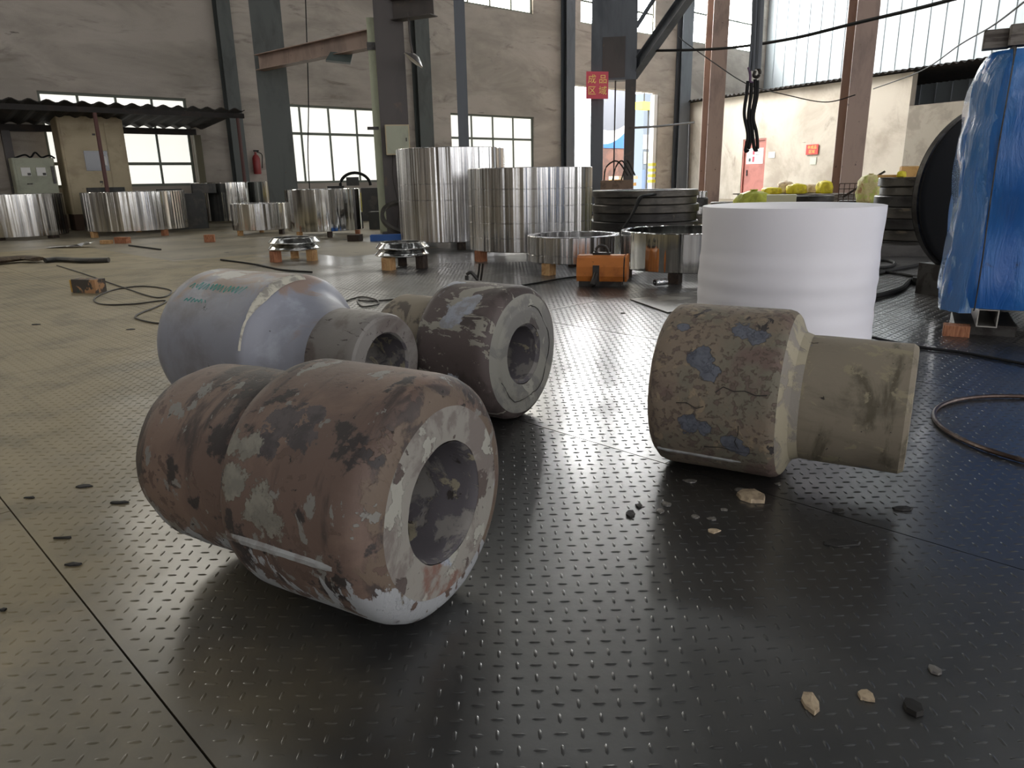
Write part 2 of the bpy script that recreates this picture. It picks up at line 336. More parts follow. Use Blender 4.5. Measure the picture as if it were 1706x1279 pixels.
for p0, q0, o in plates:
    ins = keep & (pp > p0+.012) & (pp < p0+PW-.012) & (qq > q0+.012) & (qq < q0+QL-.012)
    idx = np.where(ins)[0]
    rest = np.array([i for i in idx if i not in best], int)
    for i in idx:
        if i in best: link('tread_lug', LM[ori[i]], o, (X[i], Y[i], 0))
    if len(rest): inst(X[rest], Y[rest], ori[rest], 'tread_pattern', o)['kind'] = 'stuff'
# dusty concrete around the plate field
cm = MB()
for (p, q, lp, lq) in ((P0-12-.01, -14, 12, 60), (P0+10*PW+.01, -14, 26, 60)):
    t = [pq(p, q), pq(p+lp, q), pq(p+lp, q+lq), pq(p, q+lq)]
    cm.add([v + Vector((0, 0, -.019)) for v in t] + [v + Vector((0, 0, -.001)) for v in t], [(3, 2, 1, 0), (4, 5, 6, 7), (0, 1, 5, 4), (1, 2, 6, 5), (2, 3, 7, 6), (3, 0, 4, 7)])
for i in range(10):
    qs = [q0 for p0, q0, o in plates if abs(p0-(P0+i*PW)) < .01]
    if not qs: qa, qb = -14, 46; rngs = [(qa, qb)]
    else: rngs = [(-14, min(qs)-.005), (max(qs)+QL+.005, 46)]
    for qa, qb in rngs:
        t = [pq(P0+i*PW, qa), pq(P0+(i+1)*PW, qa), pq(P0+(i+1)*PW, qb), pq(P0+i*PW, qb)]
        cm.add([v + Vector((0, 0, -.019)) for v in t] + [v + Vector((0, 0, -.001)) for v in t], [(3, 2, 1, 0), (4, 5, 6, 7), (0, 1, 5, 4), (1, 2, 6, 5), (2, 3, 7, 6), (3, 0, 4, 7)])
cm.build('concrete_apron', M['slab'], floor)

# ------------------------------------------------------------------ setting: walls
HZ = 11.0
def wall_cells(us, zs, hole, P, th, name, mat):
    m = MB()
    for a, b in zip(us[:-1], us[1:]):
        for c, d in zip(zs[:-1], zs[1:]):
            if hole((a+b)/2, (c+d)/2): continue
            q = [P(a, 0, c), P(b, 0, c), P(b, 0, d), P(a, 0, d), P(a, -th, c), P(b, -th, c), P(b, -th, d), P(a, -th, d)]
            m.add(q, [(0, 1, 2, 3), (7, 6, 5, 4), (0, 4, 5, 1), (1, 5, 6, 2), (2, 6, 7, 3), (3, 7, 4, 0)])
    return struct(m.build(name, mat))
ux = lambda px, py: onA(px, py)[0]
W0 = (ux(60, 148), ux(310, 162)); p1 = [ux(507, 250), ux(553, 250), ux(599, 250)]; st1 = (p1[2]-p1[0])/2
W1 = (p1[0]-st1, p1[2]+st1*1.02); W2 = (ux(751, 200), ux(890, 200))
U2 = W2; U3 = (ux(968, 30), ux(1091, 40)); U4 = (ux(1152, 40), ux(1256, 50)); GT = (ux(946, 142), ux(1098, 152))
U1 = W1; U0 = W0; ZL0, ZL1, ZU0, ZU1, ZG = .92, 3.0, 6.25, 10.4, 4.18
WE = ux(1272, 140)
openings = [(*W0, ZL0, ZL1), (*W1, ZL0, ZL1), (*W2, ZL0, ZL1), (*U0, ZU0, ZU1), (*U1, ZU0, ZU1), (*U2, ZU0, ZU1), (*U3, ZU0, ZU1), (*U4, ZU0, ZU1), (*GT, 0, ZG), (-20.5, -17, ZL0, ZL1), (-20.5, -17, ZU0, ZU1), (-27, -23.5, ZL0, ZL1), (-27, -23.5, ZU0, ZU1)]
us = sorted({-36.0, WE} | {round(x, 4) for o in openings for x in o[:2]}); zs = sorted({0, HZ} | {z for o in openings for z in o[2:]})
wallA = wall_cells(us, zs, lambda u, z: any(o[0]-1e-3 < u < o[1]+1e-3 and o[2] < z < o[3] for o in openings), A, .35, 'wall_back', M['plaster'])
tag(wallA, 'sooty grey plastered long wall with rows of lit windows', 'wall')
wn = 0
def window(u0, u1, z0, z1, nu, zt, pm, label, P=A, rz=AZA, split_low=None):
    global wn
    wn += 1; w_ = struct(thing('window_%d' % wn, label, 'window', P((u0+u1)/2, -.12, z0), rz)); W, H = u1-u0, z1-z0
    if 'behind the photographer' in label or 'left of the view' in label: w_['group'] = 'windows out of view'
    f = MB(); b = .06
    for z in (b/2, H-b/2): f.box((0, 0, z), (W, .08, b))
    for x in (-W/2+b/2, W/2-b/2): f.box((x, 0, H/2), (b, .08, H-2*b))
    f.build('window_frame', M['frame'], w_)
    sw = W/nu; zb = zt-z0
    tr = MB().box((0, 0, zb), (W-2*b, .07, .07)); tr.build('transom', M['frame'], w_)
    for k in range(1, nu): MB().box((-W/2+k*sw, 0, (H)/2), (.05, .065, H-2*b)).build('mullion', M['frame'], w_)
    for k in range(nu):
        x0 = -W/2 + k*sw + (.03 if k else b); x1 = -W/2 + (k+1)*sw - (.03 if k < nu-1 else b)
        for za, zc in ((b, zb-.035), (zb+.035, H-b)):
            MB().box(((x0+x1)/2, .0, (za+zc)/2), (x1-x0, .012, zc-za)).build('pane', pm, w_)
    return w_
window(*W0, ZL0, ZL1, 4, 1.45, M['pane'], 'four-bay steel window behind the dark canopy and control cabinets')
window(*W1, ZL0, ZL1, 4, 2.25, M['pane'], 'frosted eight-pane window between the two thick columns')
window(*W2, ZL0, ZL1, 4, 2.25, M['pane'], 'lit window behind the tall turned rings')
window(*U0, ZU0, ZU1, 4, 7.4, M['pane_up'], 'high window above the canopy'); window(*U1, ZU0, ZU1, 4, 7.4, M['pane_up'], 'high window above the frosted eight-pane window')
window(*U2, ZU0, ZU1, 4, 7.4, M['pane_up'], 'high window above the tall turned rings at the top edge'); window(*U3, ZU0, ZU1, 4, 7.0, M['pane_clear'], 'high window above the open gateway')
window(*U4, ZU0, ZU1, 4, 7.4, M['pane_clear2'], 'bright high window nearest the pale cladding')
for q in ((-20.5, -17), (-27, -23.5)):
    window(*q, ZL0, ZL1, 4, 2.25, M['pane'], 'low window of the long wall left of the view'); window(*q, ZU0, ZU1, 4, 7.4, M['pane_up'], 'high window of the long wall left of the view')

# partition wall on the right, with bare cement stretch and open clerestory
ZB = 3.87
ub = lambda px, py: onB(px, py)[0]
UB1 = ub(1512, 200); UBE = UB1 + 7.5
DOORL, DOORR = ub(1234, 300), ub(1272, 300)
DH = 2.25
wb = wall_cells(sorted([-.3, DOORL, DOORR, UB1]), [0, DH, ZB], lambda u, z: DOORL < u < DOORR and z < DH, Bp, .25, 'wall_right', M['whitewash'])
tag(wb, 'stained whitewashed partition wall with a red door', 'wall')
zc_ = onB(1560, 172)[1]
wc = wall_cells([UB1, UBE], [0, zc_], lambda u, z: False, Bp, .25, 'wall_right_return', M['cement']); tag(wc, 'bare grey cement stretch of the partition below a dark opening', 'wall')
# pale upper cladding wall behind the partition room
CL0 = A(WE, 0)
def Cl(u, v, z=0.0): return CL0 + DB*u + NB*v + Vector((0, 0, z))
wd = wall_cells([-.2, 44], [0, HZ], lambda u, z: False, Cl, .2, 'wall_cladding', M['clad']); tag(wd, 'tall pale blue-white sheet cladding wall above the partition', 'wall')
for k in range(0, 60):
    o = MB().box(Cl(.5+k*.6, .018, HZ/2), (.04, .03, HZ), AZB).build('cladding_rib', M['clad'], wd)
# corrugated roof of the partition room
def corr(m, P, u0, u1, v0, v1, z0, z1, pitch, amp, th=.02):
    n = max(4, int((u1-u0)/pitch*6)); top = []; bot = []
    for i in range(n+1):
        u = u0+(u1-u0)*i/n; h = amp*math.sin(2*math.pi*(u-u0)/pitch)
        for v, z in ((v0, z0), (v1, z1)): top.append(P(u, v, z+h)); bot.append(P(u, v, z+h-th))
    K = 2*(n+1); fs = []
    for i in range(n):
        a = 2*i; fs += [(a, a+2, a+3, a+1), (K+a, K+a+1, K+a+3, K+a+2), (a, K+a, K+a+2, a+2), (a+1, a+3, K+a+3, K+a+1)]
    fs += [(0, 1, K+1, K), (2*n, K+2*n, K+2*n+1, 2*n+1)]
    return m.add(top+bot, fs)
rr = corr(MB(), Bp, -.25, UBE+.4, -7.2, .28, 4.2, ZB+.06, .22, .03)
struct(rr.build('trim_1', M['roofsheet']), 'dark corrugated roof sheets capping the partition wall')
# remaining shell of the hall: left end, side behind the photographer, roof; its skylights and the rear windows are added fill light
VF = 29.0
wl = wall_cells([0, VF], [0, HZ], lambda u, z: False, lambda u, v, z=0: A(-36-v, u, z), -.3, 'wall_left', M['plaster'])
fo = [(-30+7*k, -30+7*k+4.5, 1.0, 4.2) for k in range(7)] + [(-30+7*k, -30+7*k+4.5, 6.2, 9.0) for k in range(7)]
fus = sorted({-36.0, 38.0} | {x for o in fo for x in o[:2]}); fzs = [0, 1.0, 4.2, 6.2, 9.0, HZ]
wall_cells(fus, fzs, lambda u, z: any(o[0] < u < o[1] and o[2] < z < o[3] for o in fo), lambda u, v, z=0: A(u, VF-v, z), .3, 'wall_front', M['plaster'])
for o in fo: window(*o, 4, o[2]+(o[3]-o[2])*.6, M['fill_front'], 'unseen fill window added in the wall behind the photographer', lambda u, v, z: A(u, VF-v, z), AZA)
sl = [(u0, u0+1.6) for u0 in (-32, -26, -20, -14, -8, -2, 4, 10)]
cus = sorted({-36.5, 38.5} | {x for s_ in sl for x in s_}); cvs = [-1.5, 3.5, 12.5, 16.5, 26.5, VF+.5]
cm = MB()
inlight = lambda u, v: any(a < u < b for a, b in sl) and (3.5 < v < 12.5 or 16.5 < v < 26.5)
for a, b in zip(cus[:-1], cus[1:]):
    for c, d in zip(cvs[:-1], cvs[1:]):
        if inlight((a+b)/2, (c+d)/2): continue
        q = [A(a, c, HZ), A(b, c, HZ), A(b, d, HZ), A(a, d, HZ), A(a, c, HZ+.2), A(b, c, HZ+.2), A(b, d, HZ+.2), A(a, d, HZ+.2)]
        cm.add(q, [(3, 2, 1, 0), (4, 5, 6, 7), (0, 1, 5, 4), (1, 2, 6, 5), (2, 3, 7, 6), (3, 0, 4, 7)])
ceil = struct(cm.build('ceiling', M['ceil']), 'dark roof deck with unseen strip skylights added for fill')
for a, b in sl:
    for c, d in ((3.5, 12.5), (16.5, 26.5)):
        MB().box(A((a+b)/2, (c+d)/2, HZ+.1), (b-a, d-c, .03), AZA).build('fill_skylight_panel', M['fill_skylight'], ceil)

# ------------------------------------------------------------------ forged hubs in the foreground
HUB = 'rough forged steel hubs on the tread plates'
def jit(seed, amp):
    ph = [random.Random(seed*10+k).uniform(0, 6.28) for k in range(6)]
    def f(a, h, r):
        return amp*min(1, r/.1)*(math.sin(2*a+ph[0]+4*h)*.6 + math.sin(3*a+ph[1]-7*h)*.5 + math.sin(7*a+ph[2]+15*h)*.25 + math.sin(13*a+ph[3]-31*h)*.15 + math.sin(23*a+ph[4]+47*h)*.1)
    return f
def dense(prof, step=.012):
    out = [prof[0]]
    for (r0, h0), (r1, h1) in zip(prof[:-1], prof[1:]):
        n = max(1, int(math.hypot(r1-r0, h1-h0)/step))
        for k in range(1, n+1): out.append((r0+(r1-r0)*k/n, h0+(h1-h0)*k/n))
    return out
def scale_mat(name, base, layers, seed, **k): return layered(name, base, layers, seed=seed, **k)
A1 = lambda s=1: (s, s, s)
def hubpt(px, py, x, y, az, R):              # where a sight line meets the lying cylinder, in the hub's own axes
    a = Vector((math.sin(math.radians(az)), math.cos(math.radians(az)), 0)); yv = Vector((-a.y, a.x, 0)); d = ray(px, py); o = Vector((0, 0, CAMZ))-Vector((x, y, R))
    ox_, oy_, dx_, dy_ = o.dot(yv), o.z, d.dot(yv), d.z; A_, B_, C_ = dx_*dx_+dy_*dy_, ox_*dx_+oy_*dy_, ox_*ox_+oy_*oy_-R*R
    t = (-B_-math.sqrt(max(0, B_*B_-A_*C_)))/A_; q = o+d*t; return (q.dot(a), q.dot(yv), q.z+R)
def hub(label, x, y, az, R, barrel, neck, bore, mats, seed, amp=.002):
    rz = math.radians(90-az)
    t = thing('forged_hub', label, 'hub', (x, y, 0), rz, HUB); j = jit(seed, amp); c = (0, 0, R+.001)
    if neck: MB().lathe(dense(neck), 120, 'X', c, True, j).build('neck', mats[1], t, sharp=30)
    MB().lathe(dense(barrel), 128, 'X', c, True, j).build('barrel', mats[0], t, sharp=30)
    MB().lathe(dense(bore, .02), 72, 'X', c, True, jit(seed+5, amp)).build('bore', mats[2], t, sharp=30)
    return t
rA = [(S(116, 97, 86), 2.6, .46, .60, A1(), .3, .05), (S(68, 60, 57), 3.0, .49, .60, (4, 1, 1), .3, .1), (S(56, 51, 50), 10, .55, .60, A1(), .25, .15),
      (S(102, 88, 76), 9, .50, .56, A1(), .3, .2, (0, -9, .015)), (S(128, 125, 116), 7, .572, .58, A1(), .35, 1.0, (2, -1.8, .17)), (S(120, 118, 113), 11, .61, .617, (1.6, 1, 1), .3, .9),
      (S(152, 154, 156), 9, .50, .53, (2.5, 1, 1), .4, .5, (2, -3.4, .13)), (S(92, 76, 68), 15, .60, .61, A1(), .2, .4), (S(40, 37, 37), 30, .66, .69, A1(), .2, -.4)]
hA_ = (-.141, 1.363, -60.4, .262); pA = lambda px, py: hubpt(px, py, *hA_)
mA = scale_mat('rusty_brown_scale', S(99, 82, 74), rA, 1, spots=[([S(66, 61, 62), S(82, 76, 76)], [(pA(470, 700), .034), (pA(505, 725), .03), (pA(445, 740), .028), (pA(530, 690), .022), (pA(350, 790), .03), (pA(340, 700), .025)], .1),
    ([S(128, 125, 115), S(112, 109, 101)], [(pA(285, 800), .028), (pA(300, 825), .022), (pA(385, 740), .03), (pA(412, 745), .03), (pA(378, 705), .02), (pA(395, 800), .035), (pA(430, 840), .04), (pA(455, 870), .03)], .9)], rough=.6, bstr=.65, bdist=.006)
mAf = scale_mat('grey_face_scale', S(134, 130, 123), [(S(112, 104, 99), 8, .48, .56, A1(), .3, .2), (S(152, 150, 141), 12, .56, .575, A1(), .3, .7), (S(116, 88, 78), 6, .52, .60, A1(), .3, -.2, (2, -2.0, .12)), (S(84, 74, 70), 10, .60, .62, A1(), .3, -.6), (S(146, 152, 164), 7, .64, .70, A1(), .4)], 2, rough=.65, bstr=.65, bdist=.006)
mAb = scale_mat('bore_scale', S(128, 124, 120), [(S(92, 88, 92), 7, .46, .52, A1(), .7, .5), (S(150, 142, 122), 9, .58, .62, A1(), .7, .6), (S(58, 52, 50), 12, .62, .66, A1(), .5, -.3)], 3, rough=.75, bstr=.6)
# A: rust-brown hub, face towards the photographer
R, L, Mn, Rs, rb = .262, .379, .384, .218, .122
barrelA = [(R-.062, 0.001), (R-.044, .004), (R-.024, .013), (R-.009, .028), (R-.002, .048), (R, .07), (R, L-.03), (R-.004, L-.012), (R-.014, L), (Rs-.02, L+.012)]
neckA = [(Rs-.03, L-.01), (Rs-.004, L+.01), (Rs+.003, L+.05), (Rs+.004, L+Mn*.55), (Rs, L+Mn-.09), (Rs-.018, L+Mn-.04), (Rs-.05, L+Mn-.01), (Rs-.09, L+Mn), (0, L+Mn)]
hA = hub('large rust-brown stepped hub, nearest the camera, bored grey face turned right', -.141, 1.363, -60.4, R, barrelA, neckA, [(rb+.006, 0), (rb, .012), (rb-.002, .40), (rb-.03, .46), (0, .47)], [mA, mA, mAb], 1)
MB().lathe(dense([(rb+.006, 0), (rb+.03, -.001), (R-.085, 0), (R-.062, .001)], .01), 128, 'X', (0, 0, R+.001), True, jit(1, .002)).build('face', mAf, hA)
def ridge(parent, R, x0, x1, ang, mat, wdt=.012, hgt=.005, name='parting_ridge'):
    m = MB(); P = []; n = 24
    for i in range(n+1):
        x = x0+(x1-x0)*i/n; k = (.8+.4*random.random())*min(1, (i+.3)/4, (n-i+.3)/4)
        for da, dr in ((-wdt/R, -.002), (-wdt/R*.4, hgt*k), (wdt/R*.4, hgt*k), (wdt/R, -.002)):
            r = R+dr; P.append((x, r*math.cos(ang+da), R+.001+r*math.sin(ang+da)))
    m.add(P, [(4*i+q, 4*i+q+1, 4*i+q+5, 4*i+q+4) for i in range(n) for q in range(3)] + [(0, 1, 2, 3), (4*n+3, 4*n+2, 4*n+1, 4*n)], True)
    m.build(name, mat, parent)
mPale = scale_mat('pale_scale', S(158, 160, 160), [(S(130, 128, 126), 6, .45, .6, A1(), .6, .4), (S(96, 84, 78), 9, .6, .64, A1(), .6, -.4)], 6, rough=.65)
ridge(hA, R, .075, L-.02, math.radians(-9), mPale)
# B: blue-grey hub behind it
R, L, N_, Rs, rb = .289, .54, .41, .177, .107
mB = scale_mat('blue_grey_scale', S(132, 134, 144), [(S(116, 114, 120), 2.5, .45, .62, A1(), .5, .1), (S(152, 156, 166), 3.5, .56, .68, A1(), .4, .1), (S(136, 118, 108), 4.0, .50, .62, (1, 1, 1), .7, .1, (2, 3.4, .50)), (S(166, 164, 158), 12, .58, .66, (.6, 1, 1), .6, .1, (2, 4, .56)), (S(56, 52, 52), 22, .68, .71, A1(), .2, -.4)], 11, rough=.5, bstr=.25, spec=.5)
mBn = scale_mat('grey_brown_scale', S(122, 118, 114), [(S(100, 92, 88), 5, .47, .6, A1(), .6, .2), (S(70, 62, 60), 18, .60, .66, (1, 3, 3), .5, -.3), (S(138, 140, 148), 4, .58, .66, A1(), .5)], 12, rough=.55, bstr=.35)
barrelB = [(0, L), (R-.06, L), (R-.03, L-.008), (R-.008, L-.03), (R, L-.06), (R, .03), (R-.004, .012), (R-.014, 0), (R-.03, -.014), (R-.055, -.035), (R-.078, -.07), (Rs+.018, -.115), (Rs+.006, -.15), (Rs+.001, -.19)]
neckB = [(Rs-.004, -.16), (Rs+.001, -.19), (Rs, -N_+.02), (Rs-.006, -N_+.006), (Rs-.016, -N_), (rb+.006, -N_)]
hB = hub('blue-grey hub with green chalk scribble, smooth flared shoulder and hollow neck', -.776, 2.658, -56.9, R, barrelB, neckB, [(rb+.006, -N_), (rb, -N_+.01), (rb, -N_+.16), (rb-.02, -N_+.2), (0, -N_+.2)], [mB, mBn, mAb], 2, .0014)
def chalk(parent, R, strokes, mat, name, rad=.0016, zc=None):
    m = MB()
    for s_ in strokes:
        pts = [(x, (R+.0012)*math.cos(a), R+.001+(R+.0012)*math.sin(a)) for x, a in s_]
        m.tube(smooth(pts, 4) if len(pts) > 2 else pts, rad, 5)
    return m.build(name, mat, parent)
def scrib(x0, x1, a, h, n, seed):
    r = random.Random(seed); out = []; cur = []
    for i in range(n):
        x = x0+(x1-x0)*i/(n-1); cur.append((x, math.radians(a+(h if i % 2 else -h)*(.5+r.random()*.8))))
        if r.random() < .22 and len(cur) > 2: out.append(cur); cur = []
    if len(cur) > 1: out.append(cur)
    return out
chalk(hB, .289, scrib(.43, .12, 58, 3.2, 30, 3), M['chalkg'], 'chalk_writing')
chalk(hB, .289, scrib(.40, .27, 44, 1.8, 13, 8), M['chalkg'], 'chalk_writing')
m = MB(); P = []; n = 60
for i in range(n+1):
    t_ = i/n; a = math.radians(96-84*t_); wd = (.017*math.sin(math.pi*min(1, t_*1.25+.08))**.7 if t_ < .74 else .004)*(.6+.6*random.random())+.001
    tp = 1 if t_ < .5 else max(.12, 1-(t_-.5)/.28)
    for xx, rr_ in ((.012+wd, .289+.0006), (.012, .2863), (.012-.012*tp, .2863-.010*tp), (.012-(.016+wd*.35)*tp, .2863-.015*tp)): P.append((xx, (rr_)*math.cos(a), .29+rr_*math.sin(a)))
m.add(P, [(4*i+q, 4*i+q+1, 4*i+q+5, 4*i+q+4) for i in range(n) for q in range(3)], True); m.build('chalk_band', M['chalkw'], hB)
# C: dark mottled hub in the middle
R, L, Mn, Rs, rb = .259, .34, .288, .185, .105
pC = lambda px, py: hubpt(px, py, .049, 2.683, -56.2, .259)
mC = scale_mat('dark_mottled_scale', S(86, 76, 74), [(S(66, 58, 56), 6, .45, .6, A1(), .6, .1), (S(142, 138, 128), 4.2, .58, .60, (1, 2, 2), .9, .8), (S(156, 160, 170), 5, .63, .66, A1(), .5, .3), (S(138, 132, 120), 30, .62, .66, A1(), .3, .5)], 21, spots=[([S(150, 154, 164), S(134, 134, 136)], [(pC(775, 510), .05), (pC(760, 520), .05), (pC(790, 500), .035), (pC(745, 535), .03)], .3)], rough=.6, bstr=.5)
mCf = scale_mat('grey_face_scale_ringed', S(136, 134, 126), [(S(118, 116, 112), 5, .48, .56, A1(), .6, .3), (S(152, 150, 140), 7, .58, .61, A1(), .7, .5), (S(84, 78, 76), 4, .64, .66, A1(), .7, -.4)], 22, rough=.65, bstr=.5)
mCn = scale_mat('tan_neck_scale', S(136, 126, 110), [(S(92, 84, 76), 6, .52, .58, A1(), .8, -.3)], 23, rough=.7, bstr=.4)
barrelC = [(R-.030, .003), (R-.016, .010), (R-.005, .024), (R, .045), (R, L-.03), (R-.01, L-.008), (R-.03, L), (Rs-.02, L+.01)]
neckC = [(Rs-.02, L-.01), (Rs, L+.03), (Rs, L+Mn-.03), (Rs-.012, L+Mn-.006), (Rs-.03, L+Mn), (0, L+Mn)]
hC = hub('dark mottled hub with cracked grey face and narrower neck pointing away', .049, 2.683, -56.2, R, barrelC, neckC, [(rb+.012, 0), (rb, .014), (rb-.006, .22), (rb-.03, .27), (0, .28)], [mC, mCn, mAb], 3)
MB().lathe(dense([(rb+.012, 0), (rb+.05, -.002), (R-.085, -.002), (R-.078, .002), (R-.06, .001), (R-.030, .003)], .008), 128, 'X', (0, 0, R+.001), True, jit(3, .002)).build('face', mCf, hC)
cr = []
for k in range(46):
    a = math.radians(100+k*5.2); rr_ = R-.078+.007*math.sin(k*.55)+random.uniform(-.0025, .0025); cr.append((-.0012, rr_*math.cos(a), R+.001+rr_*math.sin(a)))
MB().tube(cr, .0014, 5).build('crack', M['darkchip'], hC)
# D: tan flaking hub on the right
R, L, N_, Rs, rb = .256, .38, .32, .186, .10
pD = lambda px, py: hubpt(px, py, .848, 2.089, -60.3, .256)
mD = scale_mat('tan_flaking_scale', S(122, 109, 95), [(S(110, 105, 92), 3, .45, .6, A1(), .6, .05), (S(104, 88, 81), 4, .54, .64, A1(), .6, .05), (S(138, 124, 104), 14, .56, .62, A1(), .5, .1), (S(98, 86, 78), 45, .54, .60, A1(), .3, -.3), (S(60, 56, 56), 12, .65, .66, A1(), .5, -.6)], 34, spots=[([S(78, 81, 90), S(96, 100, 110)], [(pD(1168, 600), .038), (pD(1180, 620), .03), (pD(1140, 545), .022), (pD(1240, 552), .034), (pD(1262, 562), .028), (pD(1148, 708), .034), (pD(1172, 715), .024), (pD(1218, 738), .03), (pD(1235, 750), .02)], -1.3)], rough=.75, bstr=.8, bdist=.008)
mDn = scale_mat('olive_neck_scale', S(130, 121, 106), [(S(108, 101, 88), 5, .44, .60, (.5, 1, 1), .6, .1), (S(86, 80, 66), 3.5, .55, .68, (2.5, .8, .8), .6, -.1), (S(140, 132, 110), 16, .56, .62, A1(), .5, .1), (S(112, 112, 118), 6, .66, .665, A1(), .5, -.9), (S(52, 47, 42), 18, .66, .69, A1(), .4, -.5)], 35, rough=.75, bstr=.5)
mDe = scale_mat('pale_lip_scale', S(154, 146, 126), [(S(130, 124, 116), 9, .5, .58, A1(), .7, -.5), (S(96, 92, 92), 6, .60, .66, A1(), .5, -.6)], 36, rough=.7, bstr=.6)
barrelD = [(0, L), (R-.05, L), (R-.022, L-.006), (R-.006, L-.022), (R, L-.045), (R, .03), (R-.004, .014), (R-.012, .004)]
lipD = [(R-.012, .004), (R-.02, -.002), (R-.034, -.008), (Rs+.022, -.014), (Rs+.008, -.022), (Rs-.002, -.05)]
neckD = [(Rs-.004, -.02), (Rs, -.05), (Rs, -N_+.014), (Rs-.008, -N_+.002), (Rs-.016, -N_), (rb+.006, -N_)]
hD = hub('tan hub with flaking patches and olive neck, in front of the white foam roll', .848, 2.089, -60.3, R, barrelD, neckD, [(rb+.006, -N_), (rb, -N_+.01), (rb, 0), (0, .01)], [mD, mDn, mAb], 4, .0016)
MB().lathe(dense(lipD, .006), 128, 'X', (0, 0, R+.001), True, jit(4, .0016)).build('shoulder_lip', mDe, hD)
ridge(hD, R, .09, L-.03, math.radians(-40), mPale, .008, .004)
for st in ([(.03, 14), (.06, 13), (.09, 15), (.12, 14), (.15, 16), (.17, 12)], [(.20, 2), (.22, 0), (.25, 3), (.28, 2)], [(.05, -28), (.10, -29), (.15, -27), (.20, -29)], [(.1, -8), (.1, -14), (.11, -20), (.10, -26)]):
    MB().tube([(x, (R+.0005)*math.cos(math.radians(a)), R+.001+(R+.0005)*math.sin(math.radians(a))) for x, a in st], .0016, 5).build('crack', M['darkchip'], hD)

# ------------------------------------------------------------------ turned rings on blocks
RING = 'turned steel rings set out on wooden blocks'
def block(p, size, mat, label, rz=0.0, group='wooden blocks under the steel rings', z=0.0):
    b = MB(); x, y, h = size; e = .006
    b.prism([(-x/2+e, -y/2), (x/2-e, -y/2), (x/2, -y/2+e), (x/2, y/2-e), (x/2-e, y/2), (-x/2+e, y/2), (-x/2, y/2-e), (-x/2, -y/2+e)], 0, h)
    return tag(b.build('wood_block', mat, None, (p[0], p[1], z), rz), label, 'wood block', group)
def solve(l, r, yb, yt, zb):
    mid = (l+r)/2; Fp = G(mid, yb, zb); D = math.hypot(Fp.x, Fp.y)
    dl_, dr_ = pol(l, 1), pol(r, 1); al = math.acos(max(-1, min(1, dl_.normalized().dot(dr_.normalized()))))/2
    R_ = D*math.sin(al)/(1-math.sin(al)); dirc = Vector((Fp.x, Fp.y, 0)).normalized(); c = dirc*(D+R_)
    zt = at(mid, yt, D).z
    return c, R_, zt-zb, dirc
def ring(name, label, l, r, yb, yt, zb, wall, mat, blocks=(), grooves=(), woods=None, group=RING, ins=None, cat='ring'):
    c, R_, H, d = solve(l, r, yb, yt, zb); b = .006
    pr = [(R_-wall, b), (R_-wall+b, 0), (R_-b, 0), (R_, b)]
    for g in grooves:
        h = H*g; pr += [(R_, h-.006), (R_-.005, h-.003), (R_-.005, h+.003), (R_, h+.006)]
    pr += [(R_, H-b), (R_-b, H), (R_-wall+b, H), (R_-wall, H-b), (R_-wall, b)]
    o = thing(name, label, cat, (c.x, c.y, zb), 0, group)
    MB().lathe(pr, 96, 'Z').build('ring_wall', mat, o, sharp=25)
    base = math.atan2(-d.y, -d.x)
    for q, (ang, wi, nm, bl) in enumerate(blocks):
        a = base+math.radians(ang); rr_ = R_-.05
        block((c.x+rr_*math.cos(a), c.y+rr_*math.sin(a)), wi, M[nm], bl, a+random.uniform(-.2, .2))
    return c, R_, H, d
bk = lambda h, s=.1: (s, s, h)
ring('steel_ring', 'bright ring cut by the left edge, before the pale green cabinet', -36, 120, 395, 323, .05, .12, M['ring'], [(-35, bk(.05, .14), 'wooddark', 'flat dark block under the leftmost ring'), (40, bk(.05, .14), 'wooddark', 'dark pad under the right of the leftmost ring'), (180, bk(.05, .14), 'wooddark', 'hidden block behind the leftmost ring')])
ring('steel_ring', 'bright wide ring before the beige control cabinet', 145, 319, 385, 319, .11, .12, M['ring'], [(-62, bk(.11), 'wood', 'pale block under the left of the wide ring'), (30, bk(.11), 'wood2', 'reddish block under the right of the wide ring'), (180, bk(.11), 'wood', 'block behind the wide ring')])
ring('steel_ring', 'taller ring under the frosted window, behind a small ring', 327, 476, 368, 303, .11, .12, M['ringp'], [(-58, bk(.11), 'wood', 'block under the left of the taller window ring'), (10, bk(.11), 'wood2', 'block under the middle of the taller window ring'), (170, bk(.11), 'wood', 'block behind the taller window ring')])
ring('steel_ring', 'small ring in front of the taller window ring', 388, 484, 384, 339, .09, .1, M['ring'], [(-55, bk(.09, .08), 'wood', 'block under the left of the small ring'), (50, bk(.09, .08), 'wooddark', 'block under the right of the small ring'), (180, bk(.09, .08), 'wood', 'block behind the small ring')])
ring('steel_ring', 'ring below the frosted window with pale strips, right of the small ring', 480, 608, 386, 315, .10, .1, M['ringp'], [(-48, bk(.10, .08), 'wood', 'block under the left of the frosted window ring'), (5, bk(.10, .08), 'wooddark', 'dark block under the middle of the frosted window ring'), (62, bk(.10, .08), 'wood2', 'block under the right of the frosted window ring')])
ring('steel_ring', 'tallest ring of all, beneath the beige switch box', 667, 846, 404, 244, .10, .12, M['ring2'], [(-70, bk(.10), 'wooddark', 'block under the left of the tallest ring'), (8, bk(.10), 'wooddark', 'black block under the front of the tallest ring'), (180, bk(.10), 'wooddark', 'block behind the tallest ring')], (.45, .62))
ring('steel_ring', 'tall banded ring, right of the tallest ring', 780, 988, 421.5, 278, .12, .12, M['ring2'], [(-58, bk(.12, .11), 'wood2', 'orange-brown block under the left of the tall banded ring'), (55, bk(.12, .11), 'wooddark', 'dark block under the right of the tall banded ring'), (180, bk(.12, .11), 'wooddark', 'block behind the tall banded ring')], (.17, .35, .55, .75))
